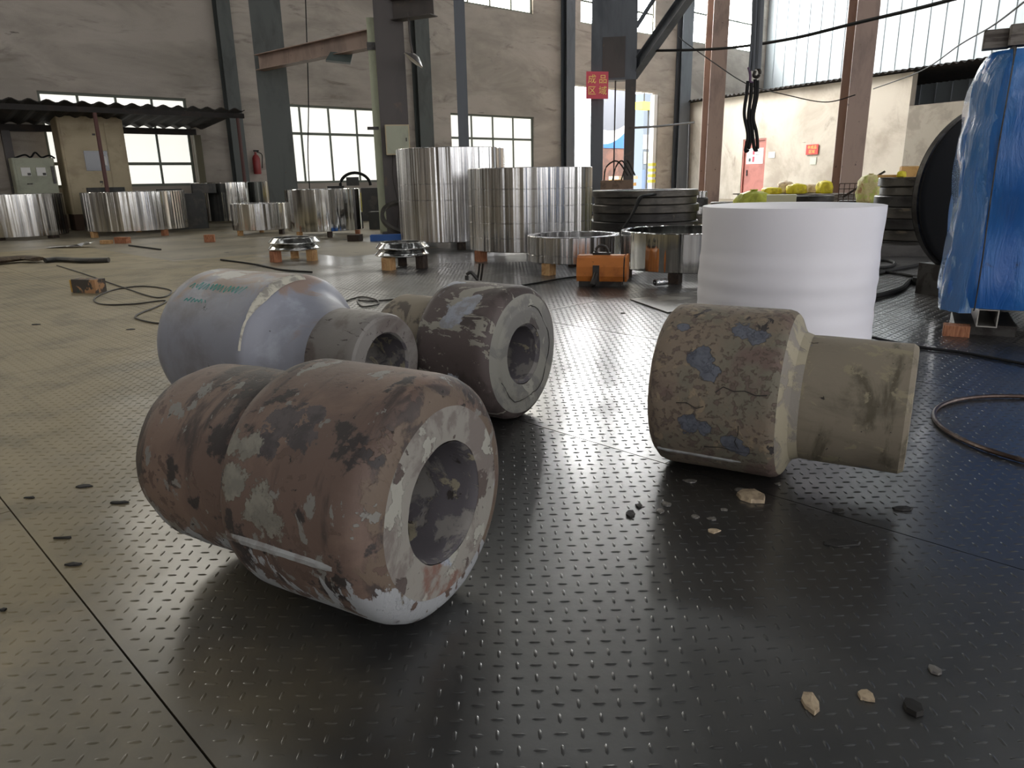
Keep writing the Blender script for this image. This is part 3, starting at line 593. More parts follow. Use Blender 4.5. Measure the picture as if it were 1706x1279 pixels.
ring('steel_ring', 'low open ring left of the orange magnet', 876, 1034, 441, 396, .11, .07, M['ring2'], [(-35, (.11, .1, .11), 'wood', 'tan block under the low open ring'), (80, bk(.11), 'wooddark', 'dark block under the right of the low open ring'), (180, bk(.11), 'wooddark', 'block behind the low open ring')], (.3,))
ring('steel_ring', 'mirror-bright open ring right of the orange magnet', 1027, 1262, 456, 390, .09, .05, M['ringp'], [(-10, (.12, .1, .09), 'wooddark', 'black block under the mirror-bright ring'), (-75, bk(.09), 'wooddark', 'block under the left of the mirror-bright ring'), (150, bk(.09), 'wooddark', 'block behind the mirror-bright ring')])

# conical flanges on blocks
def flange(l, r, yb, zb, labels, woods):
    c, R_, H, d = solve(l, r, yb, yb-30, zb); base = math.atan2(-d.y, -d.x)
    for k in (0, 1):
        o = thing('conical_flange', labels[k], 'flange', (c.x+.01*k, c.y, zb+.075*k), 0, 'tapered flanges stacked in pairs')
        MB().lathe([(R_*.62, 0), (R_*.87, 0), (R_*.99, .010), (R_*1.0, .013), (R_*1.0, .020), (R_*.985, .023), (R_*.85, .070), (R_*.83, .074), (R_*.62, .074), (R_*.62, 0)], 96, 'Z').build('flange_body', M['ringf'], o, sharp=12)
        MB().lathe([(R_*.6, .02), (R_*.622, .02), (R_*.622, .055), (R_*.6, .055), (R_*.6, .02)], 64, 'Z').build('inner_lip', M['ring'], o, sharp=25)
    for ang, sz, nm, bl in woods:
        a = base+math.radians(ang); block((c.x+R_*.82*math.cos(a), c.y+R_*.82*math.sin(a)), sz, M[nm], bl, a, 'wooden blocks under the flanges')
flange(446, 535, 419, .13, ('lower tapered flange of the left pair', 'upper tapered flange of the left pair'), [(-62, (.1, .12, .13), 'wood2', 'reddish block under the left of the left flange pair'), (52, (.1, .1, .13), 'wood', 'tan block under the right of the left flange pair'), (180, (.1, .1, .13), 'wood', 'block behind the left flange pair')])
flange(624, 716, 430, .13, ('lower tapered flange of the pair beside the blue bar', 'upper tapered flange of the pair beside the blue bar'), [(-38, (.1, .12, .13), 'wood', 'pale block under the left of the right flange pair'), (60, (.1, .1, .13), 'wooddark', 'oily block under the right of the right flange pair'), (180, (.1, .1, .13), 'wooddark', 'block behind the right flange pair')])
c = G(650, 400); bb = thing('blue_bar', 'short blue painted steel channel behind the right flange pair', 'steel channel', (c.x, c.y, 0), .1)
MB().box((0, 0, .01), (.62, .2, .02)).build('web', M['blue'], bb)
for s_ in (-1, 1): MB().box((0, s_*.09, .055), (.62, .02, .07)).build('flange', M['blue'], bb)

# ------------------------------------------------------------------ orange lifting magnet
c = G(1003, 476); mg = thing('lifting_magnet', 'orange chipped lifting magnet with steel shackle, on the plates', 'lifting magnet', (c.x, c.y+.06, 0), math.radians(-14))
Wd = .40
prof = [(-.11, .045), (.11, .045), (.13, .09), (.125, .16), (.095, .245), (.06, .262), (-.06, .262), (-.1, .245), (-.13, .17), (-.13, .09)]
Rm = Matrix(((0, 0, 1), (1, 0, 0), (0, 1, 0)))
MB().prism(prof, -Wd/2, Wd/2, M=Rm).build('housing', M['orange'], mg)
MB().prism([(p[0]*1.0, .045+(p[1]-.045)*1.02) for p in prof], Wd/2+.012, Wd/2+.03, M=Rm).build('end_plate', M['orange'], mg)
MB().prism([(p[0]*.94, .05+(p[1]-.05)*.94) for p in prof], Wd/2, Wd/2+.012, M=Rm).build('end_gap', M['magdark'], mg)
for s_ in (-1, 1): MB().box((0, s_*.06, .0225), (Wd*.92, .07, .045)).build('pole_shoe', M['magdark'], mg)
MB().tube([(.0, .012*math.cos(0), .25)] + [(-.055*math.cos(math.pi*k/16)+.0, 0, .285+.055*math.sin(math.pi*k/16)) for k in range(17)] + [(.055, 0, .25)], .012, 10).build('shackle', M['magdark'], mg)
MB().box((0, 0, .272), (.15, .05, .02)).build('shackle_seat', M['magdark'], mg)
lv = MB().box((-.03, -.137, .11), (.055, .02, .15)); lv.build('lever_slot', M['magdark'], mg)
MB().tube([(-.03, -.15, .12), (-.035, -.18, .08), (-.05, -.19, .035), (-.04, -.2, .018)], [.02, .022, .026, .02], 8).build('lever', M['wire'], mg)

# ------------------------------------------------------------------ white foam roll
m_, nt, b = newmat('white_foam_sheet'); co = coord(nt); b.inputs['Base Color'].default_value = S(236, 234, 240); b.inputs['Roughness'].default_value = .6
b.inputs['Subsurface Weight'].default_value = .15; b.inputs['Subsurface Radius'].default_value = (.03, .03, .03); bump(nt, b, noise(nt, co, 3.5, 2, .4, 0, (.25, .25, 1.6)), .25, .02); M['foam'] = m_
fr = thing('foam_wrapped_ring', 'large drum wrapped in white foam sheet behind the tan hub', 'wrapped drum', (1.585, 4.16, 0))
Rf, Hf = .485, .735; pr = [(Rf-.05, 0)]
for k in range(61):
    z = Hf*k/60; pr.append((Rf - .004*z/Hf + .0018*math.sin(z*60)*(.4+.6*math.sin(z*5+.5)) + .0022*math.sin(z*19+1), z))
pr += [(Rf-.01, Hf+.002), (Rf-.035, Hf+.004), (Rf-.2, Hf+.006), (0, Hf+.008)]
MB().lathe(pr, 96, 'Z', jit=lambda a, h, r: .004*math.sin(3*a+h*4)+.002*math.sin(8*a-h*9)).build('foam_sheet', M['foam'], fr, sharp=60)

# ------------------------------------------------------------------ blue wrapped bundle on the right
m_, nt, b = newmat('blue_stretch_wrap'); co = coord(nt)
cc = mixc(nt, ramp(nt, noise(nt, co, 1.6, 6, .6, .4, (1.5, 1.5, .6)), .35, .7), S(30, 92, 168), S(50, 118, 186)); cc = mixc(nt, ramp(nt, noise(nt, co, 7, 7, .7, .6), .60, .72), cc, S(24, 62, 106))
nt.links.new(cc, b.inputs['Base Color']); b.inputs['Roughness'].default_value = .3; b.inputs['Coat Weight'].default_value = .3; b.inputs['Coat Roughness'].default_value = .1
bump(nt, b, noise(nt, co, 5, 6, .6, .8, (2.2, 2.2, .5)), .45, .03); M['bluewrap'] = m_
m_, nt, b = newmat('pale_blue_film'); co = coord(nt)
nt.links.new(mixc(nt, ramp(nt, noise(nt, co, 6, 7, .7, 1.2, (3, 3, .5)), .58, .72), S(58, 112, 170), S(140, 178, 208)), b.inputs['Base Color']); b.inputs['Roughness'].default_value = .2; b.inputs['Coat Weight'].default_value = .5  # pale streaks are highlights put into the film colour
bump(nt, b, noise(nt, co, 7, 6, .6, 1.2, (3, 3, .5)), .6, .03); M['film_blue'] = m_
bc = pol(1612, 4.72); ru = math.radians(-29)
bl = thing('blue_wrapped_bundle', 'tall bundle in blue stretch wrap cut by the right edge, on a steel tube', 'wrapped bundle', (bc.x, bc.y, 0), ru)
zb0 = .165; zt0 = 1.50
def bundle_outline(k):     # local x to the right along the face, y away
    o = []
    for i in range(9): a = math.pi + math.pi/2*i/8; o.append((.14+.16*math.cos(a)*1.0, .16+.16*math.sin(a)))
    for i in range(9): a = -math.pi/2 + math.pi/2*i/8; o.append((1.25+.16*math.cos(a), .16+.16*math.sin(a)))
    for i in range(9): a = math.pi/2*i/8; o.append((1.25+.16*math.cos(a), .95+.16*math.sin(a)))
    for i in range(9): a = math.pi/2 + math.pi/2*i/8; o.append((.14+.16*math.cos(a), .95+.16*math.sin(a)))
    return o
ol = bundle_outline(0); n = len(ol); m = MB(); P = []; K = 28
for k in range(K+1):
    t_ = k/K; z = zb0+(zt0-zb0)*t_; sh = -.012 if k in (0,) else 0
    inset = .05*max(0, (t_-.9)/.1)**2 + .02*max(0, (.06-t_)/.06); nk = -.016*math.exp(-((z-1.17)/.05)**2)
    for q, (x, y) in enumerate(ol):
        cx_, cy_ = .69, .55; dx, dy = x-cx_, y-cy_; L_ = math.hypot(dx, dy)
        off = -inset + nk + .008*math.sin(q*1.9+z*6) + .006*math.sin(q*3.7-z*13) + (.012*math.sin(z*7+.5) if q < 12 else 0)
        P.append((x+dx/L_*off + .0*t_, y+dy/L_*off, z))
fs = [(k*n+q, k*n+(q+1) % n, (k+1)*n+(q+1) % n, (k+1)*n+q) for k in range(K) for q in range(n)] + [list(range(n))[::-1], list(range(K*n, (K+1)*n))]
m.add(P, fs, True); m.build('wrap', M['bluewrap'], bl, sharp=60)
# looser clear film gathered over the near corner
m = MB(); P = []; cq = list(range(36-4, 36)) + list(range(0, 8)); nn = len(cq)
for k in range(K+1):
    t_ = k/K; z = zb0-.03+(zt0-zb0+.01)*t_; inset = .05*max(0, (t_-.9)/.1)**2
    for i_, q in enumerate(cq):
        x, y = ol[q % 36]; dx, dy = x-.69, y-.55; L_ = math.hypot(dx, dy); off = .010-inset-.012*math.exp(-((z-1.17)/.05)**2)+.012*math.sin(i_*2.3+z*5)*math.sin(z*9+i_)+.008*math.sin(z*7+.5)
        if i_ in (0, nn-1): off = -.012-inset
        P.append((x+dx/L_*off, y+dy/L_*off, z))
m.add(P, [(k*nn+q, k*nn+q+1, (k+1)*nn+q+1, (k+1)*nn+q) for k in range(K) for q in range(nn-1)], True); m.build('loose_film', M['film_blue'], bl, sharp=70)
stp = [(.125, -.022, zb0-.01)] + [(.125+.004*math.sin(z*5), -.022+(.05*max(0, (z-1.36)/.15)**2), z) for z in np.linspace(zb0, zt0, 16)] + [(.125, .06, zt0+.012), (.125, .5, zt0+.012)]
MB().tube(stp, .008, 6, flat=.5).build('strap', M['magdark'], bl)
tm = thing('timber_bearer', 'weathered grey timber lying on top of the blue bundle', 'timber', (bc.x, bc.y, zt0+.02), ru)
MB().bbox((.75, .12, .05), (1.3, .1, .1), .008).build('beam', M['greytimber'], tm); MB().bbox((.05, .16, .045), (.12, .09, .09), .008).build('end_piece', M['greytimber'], tm)
# support: square tube, bearer, brick
sp_ = thing('square_steel_tube', 'square steel tube end under the blue bundle', 'steel tube', (bc.x, bc.y, 0), ru); s_ = .1
tu = MB(); xx = .20; th = .006; y0, y1 = .02, .9; z0 = .06
for (cx_, cz, w_, h_) in ((xx, z0+th/2, s_, th), (xx, z0+s_-th/2, s_, th), (xx-s_/2+th/2, z0+s_/2, th, s_-2*th), (xx+s_/2-th/2, z0+s_/2, th, s_-2*th)): tu.box((cx_, (y0+y1)/2, cz), (w_, y1-y0, h_))
tu.build('tube_wall', plain('worn_pale_steel', S(176, 172, 166), .4, .6), sp_)
def rect(nm, label, cat, loc, size, mat, rz=0, group=None, bev=.004):
    return tag(MB().bbox((0, 0, size[2]/2), size, bev).build(nm, mat, None, loc, rz), label, cat, group)
Rz = Matrix.Rotation(ru, 3, 'Z'); toW = lambda x, y, z=0: Vector((bc.x, bc.y, 0)) + Rz@Vector((x, y, z))
p = toW(.06, .04); rect('brick', 'reddish brick beside the square tube under the blue bundle', 'brick', (p.x, p.y, 0), (.13, .10, .06), M['wood2'], ru)
p = toW(.20, .35); rect('steel_pad', 'dark pad carrying the square tube', 'steel pad', (p.x, p.y, 0), (.3, .5, .06), M['magdark'], ru)
p = toW(1.1, .5); rect('timber_sleeper', 'dark sleeper under the far side of the blue bundle', 'timber', (p.x, p.y, 0), (.2, .8, .145), M['wooddark'], ru)
# black round cover standing behind the bundle
c = at(1650, 320, 6.5); dk = thing('round_black_cover', 'big black disc standing upright behind the blue bundle', 'disc', (c.x, c.y, 0), math.radians(-75+180))
Rd = .60; zc0 = c.z
MB().lathe([(0, 0), (Rd-.03, 0), (Rd, .02), (Rd, .10), (Rd-.03, .12), (0, .12)], 72, 'X', (0, 0, zc0)).build('disc', plain('matt_black_sheet', S(22, 22, 22), .9), dk)
MB().lathe([(Rd-.002, .035), (Rd+.012, .04), (Rd+.012, .08), (Rd-.002, .085)], 72, 'X', (0, 0, zc0)).build('rim', M['magdark'], dk)
for s_ in (-1, 1): MB().bbox((.06, s_*.3, (zc0-Rd*.86)/2+.0), (.3, .12, zc0-Rd*.86), .01).build('cradle', plain('olive_steel', S(64, 62, 50), .6) if s_ < 0 else M['magdark'], dk)

# ------------------------------------------------------------------ columns and steelwork
def hcol(name, label, px0, px1, D, mat, rz, depth=None, fl=.02, z1=HZ-.02, mat2=None, at_=None):
    c = pol((px0+px1)/2, D) if at_ is None else at_; w_ = abs(px1-px0)*D/F*1.02; dp = depth or w_*.9
    o = thing(name, label, 'column', (c.x, c.y, 0), rz)
    for s_ in (-1, 1): MB().box((0, s_*dp/2, z1/2), (w_, fl, z1)).build('flange', (mat2 or mat) if s_ < 0 else mat, o)
    MB().box((0, 0, z1/2), (.02, dp-fl, z1)).build('web', mat, o); MB().box((0, 0, .012), (w_*1.35, dp*1.35, .024)).build('base_plate', mat, o)
    return o, w_, dp
faceto = lambda px: math.atan2(pol(px, 1).y, pol(px, 1).x) - math.pi/2
hcol('steel_column', 'thick dark grey-green crane column left of the frosted window', 450, 492, 17.6, M['colgrey'], faceto(470))
c2, w2c, d2c = hcol('steel_column', 'thick dark crane column carrying the beige switch box', 642, 684, 13.8, M['coldark'], faceto(663), .34)
hcol('steel_column', 'slim dark column in front of the lit window behind the rings', 767, 783, 15.5, M['colblue'], faceto(775), .2)
p7 = pol(1411, 21.2); hcol('steel_column', 'red-oxide column standing before the whitewashed partition', 1396, 1426, 21.2, M['colbrown'], faceto(1411)+math.radians(24), .5, mat2=M['colbrown'])
hcol('steel_column', 'red-oxide column left of the hanging slings', 1170, 1194, 26.5, M['colbrown'], faceto(1182)+math.radians(24), .5)
def wallcol(label, px, py, wd, mat, v=.16):
    u_, z_ = onA(px, py); o = thing('wall_column', label, 'column', A(u_, v, 0), AZA)
    for s_ in (-1, 1): MB().box((0, s_*.13, HZ/2-.01), (wd, .02, HZ-.02)).build('flange', mat, o)
    MB().box((0, 0, HZ/2-.01), (.02, .24, HZ-.02)).build('web', mat, o)
wallcol('grey-green wall column at the right end of the canopy', 396, 280, .34, M['colgrey'])
wallcol('dark wall column just behind the switch box column', 703, 230, .5, M['colgrey'])
wallcol('blue-grey wall column at the left jamb of the gateway', 941, 260, .42, M['colblue'])
wallcol('grey wall column between gateway and partition', 1128, 260, .7, M['colblue'])
# twin-leg crane column with red sign
DL = 19.0; cl = pol(1019, DL); rl = faceto(1019)
lc = thing('lattice_column', 'blue-grey twin-legged crane column before the open gateway', 'column', (cl.x, cl.y, 0), rl)
wl_ = 68*DL/F; zsp = at(1019, 135, DL).z
for s_, w_ in ((-1, .31), (1, .25)):
    MB().box((s_*(wl_/2-w_/2), 0, zsp/2), (w_, .34, zsp)).build('leg', M['colblue'] if s_ < 0 else M['coldark'], lc)
MB().box((0, 0, (zsp+HZ)/2-.01), (wl_, .36, HZ-zsp-.02)).build('upper_box', M['colblue'], lc)
MB().box((0, -.19, zsp+.5), (wl_*.5, .02, .9)).build('gusset', M['coldark'], lc)
MB().box((0, 0, .015), (wl_*1.15, .5, .03)).build('base_plate', M['coldark'], lc)
MB().tube([(.05, 0, .5), (.05, 0, zsp)], .02, 6).build('conduit', M['coldark'], lc)
def bar(name, label, cat, a, b, w_, h_, mat, parts=None):
    a, b = Vector(a), Vector(b); d = b-a; L_ = d.length; o = thing(name, label, cat, a); x = d.normalized(); y = Vector((0, 0, 1)).cross(x).normalized(); z = x.cross(y)
    Mx = Matrix((x, y, z)).transposed(); mid = d/2; t = .015
    MB().box(mid, (L_, t, h_-2*t), M=Mx).build('web', mat, o)
    for s_ in (-1, 1): MB().box(mid+z*(s_*(h_/2-t/2)), (L_, w_, t), M=Mx).build('flange', mat, o)
    return o
bar('diagonal_brace', 'inclined dark brace rising right from the twin-legged column', 'brace', at(1052, 125, DL+.1), at(1165, -35, DL-1.5), .22, .26, M['colblue'])
bar('tie_bar', 'thin inclined tie crossing the high window above the gateway', 'brace', at(1060, 45, DL+.5), at(1095, -10, DL+.5), .08, .1, M['colblue'])
bar('tie_bar', 'short level tie joining the brace and the twin-legged column', 'brace', at(1056, 88, DL), at(1085, 87, DL), .1, .14, M['colblue'])
bar('roof_beam', 'rusty beam rising from the left crane column to the pale flange', 'beam', at(432, 105, 17.1), at(634, 62, 14.0), .22, .30, M['colbrown'])
bar('crane_bracket', 'dark bracket at the head of the switch box column', 'beam', at(655, 18, 13.6), at(722, 8, 13.2), .25, .32, M['coldark'])
pf = at(628, 200, 13.9); fl_ = thing('pale_steel_post', 'pale green steel post coloured as if catching light beside the switch box column', 'post', (pol(634, 13.9).x, pol(634, 13.9).y, 0), faceto(634))
zt_ = at(628, 30, 13.9).z
MB().box((0, 0, zt_/2), (.13, .10, zt_)).build('post', M['flangelit'], fl_); MB().box((0, -.05, at(628, 78, 13.9).z), (.16, .06, .12)).build('cleat', M['magdark'], fl_)
MB().box((-.07, -.06, at(628, 214, 13.9).z), (.2, .05, .05)).build('bracket', M['magdark'], fl_)
# lamps
c = at(565, 96, 15.0); lp = thing('flood_lamp', 'dark green flood lamp hanging under the rusty beam', 'lamp', c, faceto(565))
Mx = Matrix.Rotation(math.radians(18), 3, 'Y')
MB().prism([(-.25, -.06), (.2, -.1), (.25, .05), (-.15, .08)], -.12, .12, M=Matrix(((1, 0, 0), (0, 0, -1), (0, 1, 0)))).build('housing', M['lampgreen'], lp); MB().tube([(0, 0, .06), (.02, 0, .3)], .015, 6).build('stem', M['magdark'], lp)
c = at(689, 100, 13.3); lp = thing('high_bay_lamp', 'tilted white-faced lamp on the switch box column', 'lamp', c, faceto(689))
Mt = Matrix.Rotation(math.radians(38), 4, 'Y')
hd = MB().lathe([(0, .09), (.05, .09), (.12, .05), (.19, .0), (.19, -.01)], 32, 'Z').build('reflector', M['coldark'], lp); hd.rotation_euler = (0, math.radians(38), 0)
hd = MB().lathe([(0, -.03), (.1, -.028), (.175, -.012), (.19, -.01)], 32, 'Z').build('diffuser', M['lampwhite'], lp); hd.rotation_euler = (0, math.radians(38), 0)
MB().tube([(0, 0, .06), (-.04, 0, .3), (-.05, .1, .75)], .018, 6).build('stem', M['coldark'], lp)
c = at(664, 258, 13.5); bx_ = thing('switch_box', 'beige switch box mounted on the dark crane column', 'switch box', c, faceto(663))
MB().bbox((0, 0, .25), (.42, .16, .5), .01).build('case', M['cabinet'], bx_); sbd = MB().box((0, -.085, .25), (.38, .01, .46)).build('door', M['cabinet2'], bx_); MB().box((.15, -.095, .25), (.02, .015, .06)).build('handle', M['magdark'], sbd)
for k in range(3): MB().tube(smooth([(-.1+.06*k, 0, 0), (-.12+.07*k, .01, -.4), (-.05+.05*k, .02, -.9), (-.1+.08*k, .02, -1.25)], 5), .008, 5).build('cable', M['wire'], bx_)

# ------------------------------------------------------------------ canopy and control cabinets at the left
V0 = 2.7
ul, zl = onA(-60, 158, V0); ur_, zr = onA(405, 186, V0); zf = (zl+zr)/2
cp = thing('canopy', 'dark corrugated canopy over the control cabinets', 'canopy', A((ul+ur_)/2, V0/2, 0), 0)
off = -A((ul+ur_)/2, V0/2, 0)
Pc = lambda u, v, z: A(u, v, z)+off
zbk = onA(362, 213, .1)[1]
corr(MB(), Pc, ul, ur_, .02, V0+.1, zbk, zf, .30, .028).build('roof_sheet', M['roofsheet'], cp)
MB().box(Pc((ul+ur_)/2, V0, zf-.13), (ur_-ul, .08, .10), AZA).build('front_purlin', M['roofsheet'], cp)
MB().box(Pc((ul+ur_)/2-.3, .25, zbk-.13), (ur_-ul, .1, .14), AZA).build('rear_purlin', M['roofsheet'], cp)
for px, py in ((166, 240), (403, 260)):
    u_, z_ = onA(px, py, V0); MB().tube([Pc(u_, V0, 0), Pc(u_, V0, zf-.15)], .04, 8).build('post', plain('dark_red_post', S(92, 58, 54), .6), cp)
for px in (14, 330):
    u_, z_ = onA(px, 250, .3); MB().box(Pc(u_, .3, (zbk-.2)/2), (.16, .16, zbk-.2), AZA).build('rear_post', M['coldark'] if px < 100 else plain('olive_post', S(92, 86, 64), .6), cp)
def cabinet(label, px0, px1, ytop, v, depth, z0, mat, extra):
    u0, zt1 = onA(px0, ytop, v); u1, zt2 = onA(px1, ytop, v); z1 = onA((px0+px1)/2, ytop, v)[1]
    o = thing('control_cabinet', label, 'cabinet', A((u0+u1)/2, v-depth/2, 0), AZA); W_ = u1-u0
    MB().bbox((0, 0, (z0+z1)/2), (W_, depth, z1-z0), .015).build('case', mat, o)
    MB().box((0, 0, z0/2), (W_*.96, depth*.9, z0)).build('plinth', plain('brown_plinth', S(92, 72, 58), .8), o)
    extra(o, W_, depth, z0, z1); return o
def big(o, W_, d, z0, z1):
    f = -d/2
    for x0, x1, za, zb_ in ((-W_/2+.05, W_*.18, z0+.05, z0+(z1-z0)*.40), (-W_/2+.05, W_*.18, z0+(z1-z0)*.42, z1-.12), (W_*.20, W_/2-.03, z0+.05, z1-.12)):
        dd2 = MB().box(((x0+x1)/2, f-.008, (za+zb_)/2), (x1-x0, .016, zb_-za)).build('door', M['cabinet'], o)
        if x1 < W_*.2: MB().box((W_*.02, f-.02, (zb_-.25 if za > z0+.5 else zb_-.14)), (.06, .02, .04)).build('latch', M['magdark'], dd2)
    s_ = MB().box((W_*.0, f-.025, z0+(z1-z0)*.55), (W_*.36, .02, .42)).build('screen', M['glass'], o)
    MB().box((W_*.11, -.0+f-.038, z0+(z1-z0)*.55), (.12, .01, .2)).build('notice', M['white'], s_)
    for x in (-.4, -.05): MB().bbox((x*W_, 0, z1+.03), (.22, .3, .06), .01).build('top_bracket', M['palebag'], o)
def small(o, W_, d, z0, z1):
    f = -d/2
    sd = MB().box((0, f-.008, (z0+z1)/2), (W_*.86, .016, (z1-z0)*.9)).build('door', M['cabinet2'], o)
    for x in (-.22, .14):
        g_ = MB().box((x*W_, f-.025, z1-.28), (.17, .02, .17)).build('meter', M['white'], o); MB().box((x*W_+.05, f-.037, z1-.33), (.06, .008, .05)).build('meter_knob', M['magdark'], g_)
    MB().lathe([(0, -.02), (.05, -.02), (.05, 0), (0, 0)], 16, 'Z', (-.18*W_, f-.02, z1-.52)).build('push_button', M['magdark'], sd)
    MB().box((W_*.42, f-.03, z1-.35), (.05, .04, .36)).build('door_handle', M['magdark'], sd)
    MB().tube(smooth([(-.3, 0, z1), (-.1, 0, z1+.07), (0, 0, z1+.02), (.1, .0, z1+.12), (.2, 0, z1+.02), (.35, 0, z1+.06), (.45, 0, z1)], 5), .02, 6).build('cable', M['black'], o)
cabinet('tall beige control cabinet with dark screen under the canopy', 92, 202, 194, 1.15, .7, .35, M['cabinet'], big)
cabinet('low pale green cabinet with two meters, left of the tall beige cabinet', 18, 89, 263, 1.0, .45, .25, M['cabinet2'], small)
def machine(label, px, py, D, W_, d, H_, mat, knobs):
    c = pol(px, D); o = thing('machine_base', label, 'machine', (c.x, c.y, 0), faceto(px)); MB().bbox((0, 0, H_/2), (W_, d, H_), .03).build('bed', mat, o)
    for (x, z, w_, h_) in knobs: MB().bbox((x, 0, H_+h_/2+z), (w_, d*.6, h_), .02).build('housing', mat, o)
    return o
u_, z_ = onA(235, 300, 1.0); machine('black machine bed under the canopy window', 255, 300, 17.9, 2.0, .7, .75, M['machine'], [(-.9, 0, .7, .16), (.3, 0, .5, .1), (1.0, 0, .5, .2)])
machine('dark machine bed behind the frosted window ring', 590, 310, 19.0, 1.6, .8, .78, M['machine'], [(-.45, 0, .4, .06)])
c = pol(592, 18.6); hw = thing('arched_guard', 'black arched guard on the bench under the frosted window', 'guard', (c.x, c.y, .84), faceto(592))
MB().tube([(.36*math.cos(math.pi*k/16), 0, .30*math.sin(math.pi*k/16)) for k in range(17)], .035, 8).build('arch', M['black'], hw); MB().box((-.06, .02, .10), (.3, .2, .2)).build('motor', M['machine'], hw)
c = pol(634, 15.2); yb_ = thing('yellow_bottle', 'yellow bottle beside the dark crane column', 'bottle', (c.x, c.y, 0), 0); z0 = at(634, 352, 15.2).z; z1 = at(632, 320, 15.2).z
rect('tool_stand', 'dark stand carrying the yellow bottle', 'stand', (c.x, c.y, 0), (.5, .4, z0), M['machine'], 0); yb_.location.z = z0
MB().lathe([(0, 0), (.065, 0), (.06, .2), (.045, z1-z0-.03), (.02, z1-z0), (0, z1-z0)], 20, 'Z').build('bottle_body', M['yellow'], yb_); MB().tube([(0, 0, z1-z0), (-.02, 0, z1-z0+.3), (.03, 0, z1-z0+.45)], .01, 5).build('hose', M['black'], yb_)
c = pol(672, 12.6); hoop = thing('leaning_hoop', 'grey hoop leaning left of the tallest ring', 'hoop', (c.x, c.y, 0), faceto(672)+.3)
zh = at(672, 363, 12.6).z; h_ = MB().lathe([(.36, -.03), (.42, -.03), (.42, .03), (.36, .03), (.36, -.03)], 48, 'Z').build('hoop_band', M['darkring'], hoop, (0, 0, zh)); h_.rotation_euler = (math.radians(38), 0, 0)
MB().box((0, .1, (zh-.28)/2), (.5, .3, zh-.28)).build('rest', M['machine'], hoop)
# fire extinguisher
u_, z_ = onA(429, 290, .12); fe = thing('fire_extinguisher', 'red fire extinguisher hung on the wall beside the left crane column', 'extinguisher', A(u_, .14, z_), AZA)
MB().lathe([(0, 0), (.09, 0), (.1, .03), (.1, .4), (.07, .47), (.03, .5), (.03, .56), (0, .56)], 24, 'Z').build('cylinder', M['fire'], fe); MB().box((.02, 0, .59), (.14, .03, .04)).build('valve_handle', M['black'], fe)
MB().tube(smooth([(.03, -.02, .56), (.15, -.04, .5), (.13, -.06, .3), (.12, -.05, .15)], 5), .012, 6).build('hose', M['black'], fe)

# ------------------------------------------------------------------ signs
def textobj(body, size, mat, parent, loc, name='lettering'):
    cu = bpy.data.curves.new('lettering', 'FONT'); cu.body = body; cu.size = size; cu.align_x = 'CENTER'; cu.align_y = 'CENTER'; cu.extrude = .002; cu.resolution_u = 3
    tmp = bpy.data.objects.new('tmp', cu); col.objects.link(tmp); dg = bpy.context.evaluated_depsgraph_get(); dg.update()
    me = bpy.data.meshes.new_from_object(tmp.evaluated_get(dg)); bpy.data.objects.remove(tmp); me.materials.clear(); me.materials.append(mat)
    o = link(name, me, parent, loc); o.rotation_euler = (math.pi/2, 0, 0); return o
c = at(995, 142, 18.4); sg = thing('hanging_sign', 'faded red sign with yellow characters on the twin-legged column', 'sign', c, faceto(995)+math.radians(18))
MB().box((0, 0, 0), (.54, .02, .60)).build('board', M['pinkred'], sg)
textobj('成 品', .21, M['gold'], sg, (0, -.014, .12)); textobj('区 域', .21, M['gold'], sg, (0, -.014, -.13))
u_, z_ = onB(1354, 249); sg = thing('wall_sign', 'small red sign with yellow characters on the whitewashed partition', 'sign', Bp(u_, .03, z_), AZB)
MB().box((0, 0, 0), (.50, .02, .34)).build('board', M['red'], sg); textobj('半成品', .13, M['gold'], sg, (0, -.014, .07)); textobj('区域', .13, M['gold'], sg, (0, -.014, -.08))
u_, z_ = onB(1286, 258); tag(MB().box((0, 0, 0), (.3, .01, .22)).build('paper_notice', M['white'], None, Bp(u_, .012, z_), AZB), 'blank white notice on the wall right of the red door', 'notice')
u_, z_ = onB(1562, 240); tag(MB().box((0, 0, 0), (.28, .01, .2)).build('paper_notice', M['white'], None, Bp(u_, .012, z_), AZB), 'white notice on the bare cement wall', 'notice')
u_, z_ = onB(1355, 268); tag(MB().box((0, 0, 0), (.26, .01, .24)).build('faded_poster', plain('faded_green_paper', S(200, 204, 190), .8), None, Bp(u_, .012, z_), AZB), 'faded pale green poster below the small red wall sign', 'poster')
# red door with poster
dw = DOORR-DOORL; dc = Bp((DOORL+DOORR)/2, -.1, 0); dd_ = struct(thing('door_1', 'red-brown steel door with white notice in the partition', 'door', dc, AZB))
f_ = MB()
for s_ in (-1, 1): f_.box((s_*(dw/2-.03), 0, DH/2), (.06, .16, DH))
f_.box((0, 0, DH-.03), (dw-.12, .16, .06)); f_.build('door_frame', M['doorred'], dd_)
lf = MB().box((0, 0, (DH-.06)/2), (dw-.13, .05, DH-.07)).build('door_leaf', M['doorred'], dd_)
MB().box((-dw*.3, -.04, 1.0), (.04, .04, .22)).build('handle', M['magdark'], lf)
po = MB().box((0, -.032, DH*.72), (dw*.72, .008, .58)).build('notice', M['white'], dd_)
for k, (x, z, w_, h_, mt) in enumerate(((-.06, .12, .10, .14, 'pinkred'), (-.06, -.12, .10, .2, 'pinkred'), (-.24, -.14, .1, .12, 'lampgreen'), (.16, .16, .26, .02, 'lampgreen'), (.16, .10, .26, .015, 'lampgreen'), (.16, .05, .26, .015, 'lampgreen'))):
    MB().box((x, -.0375, DH*.72+z), (w_, .003, h_)).build('print', M[mt], po)

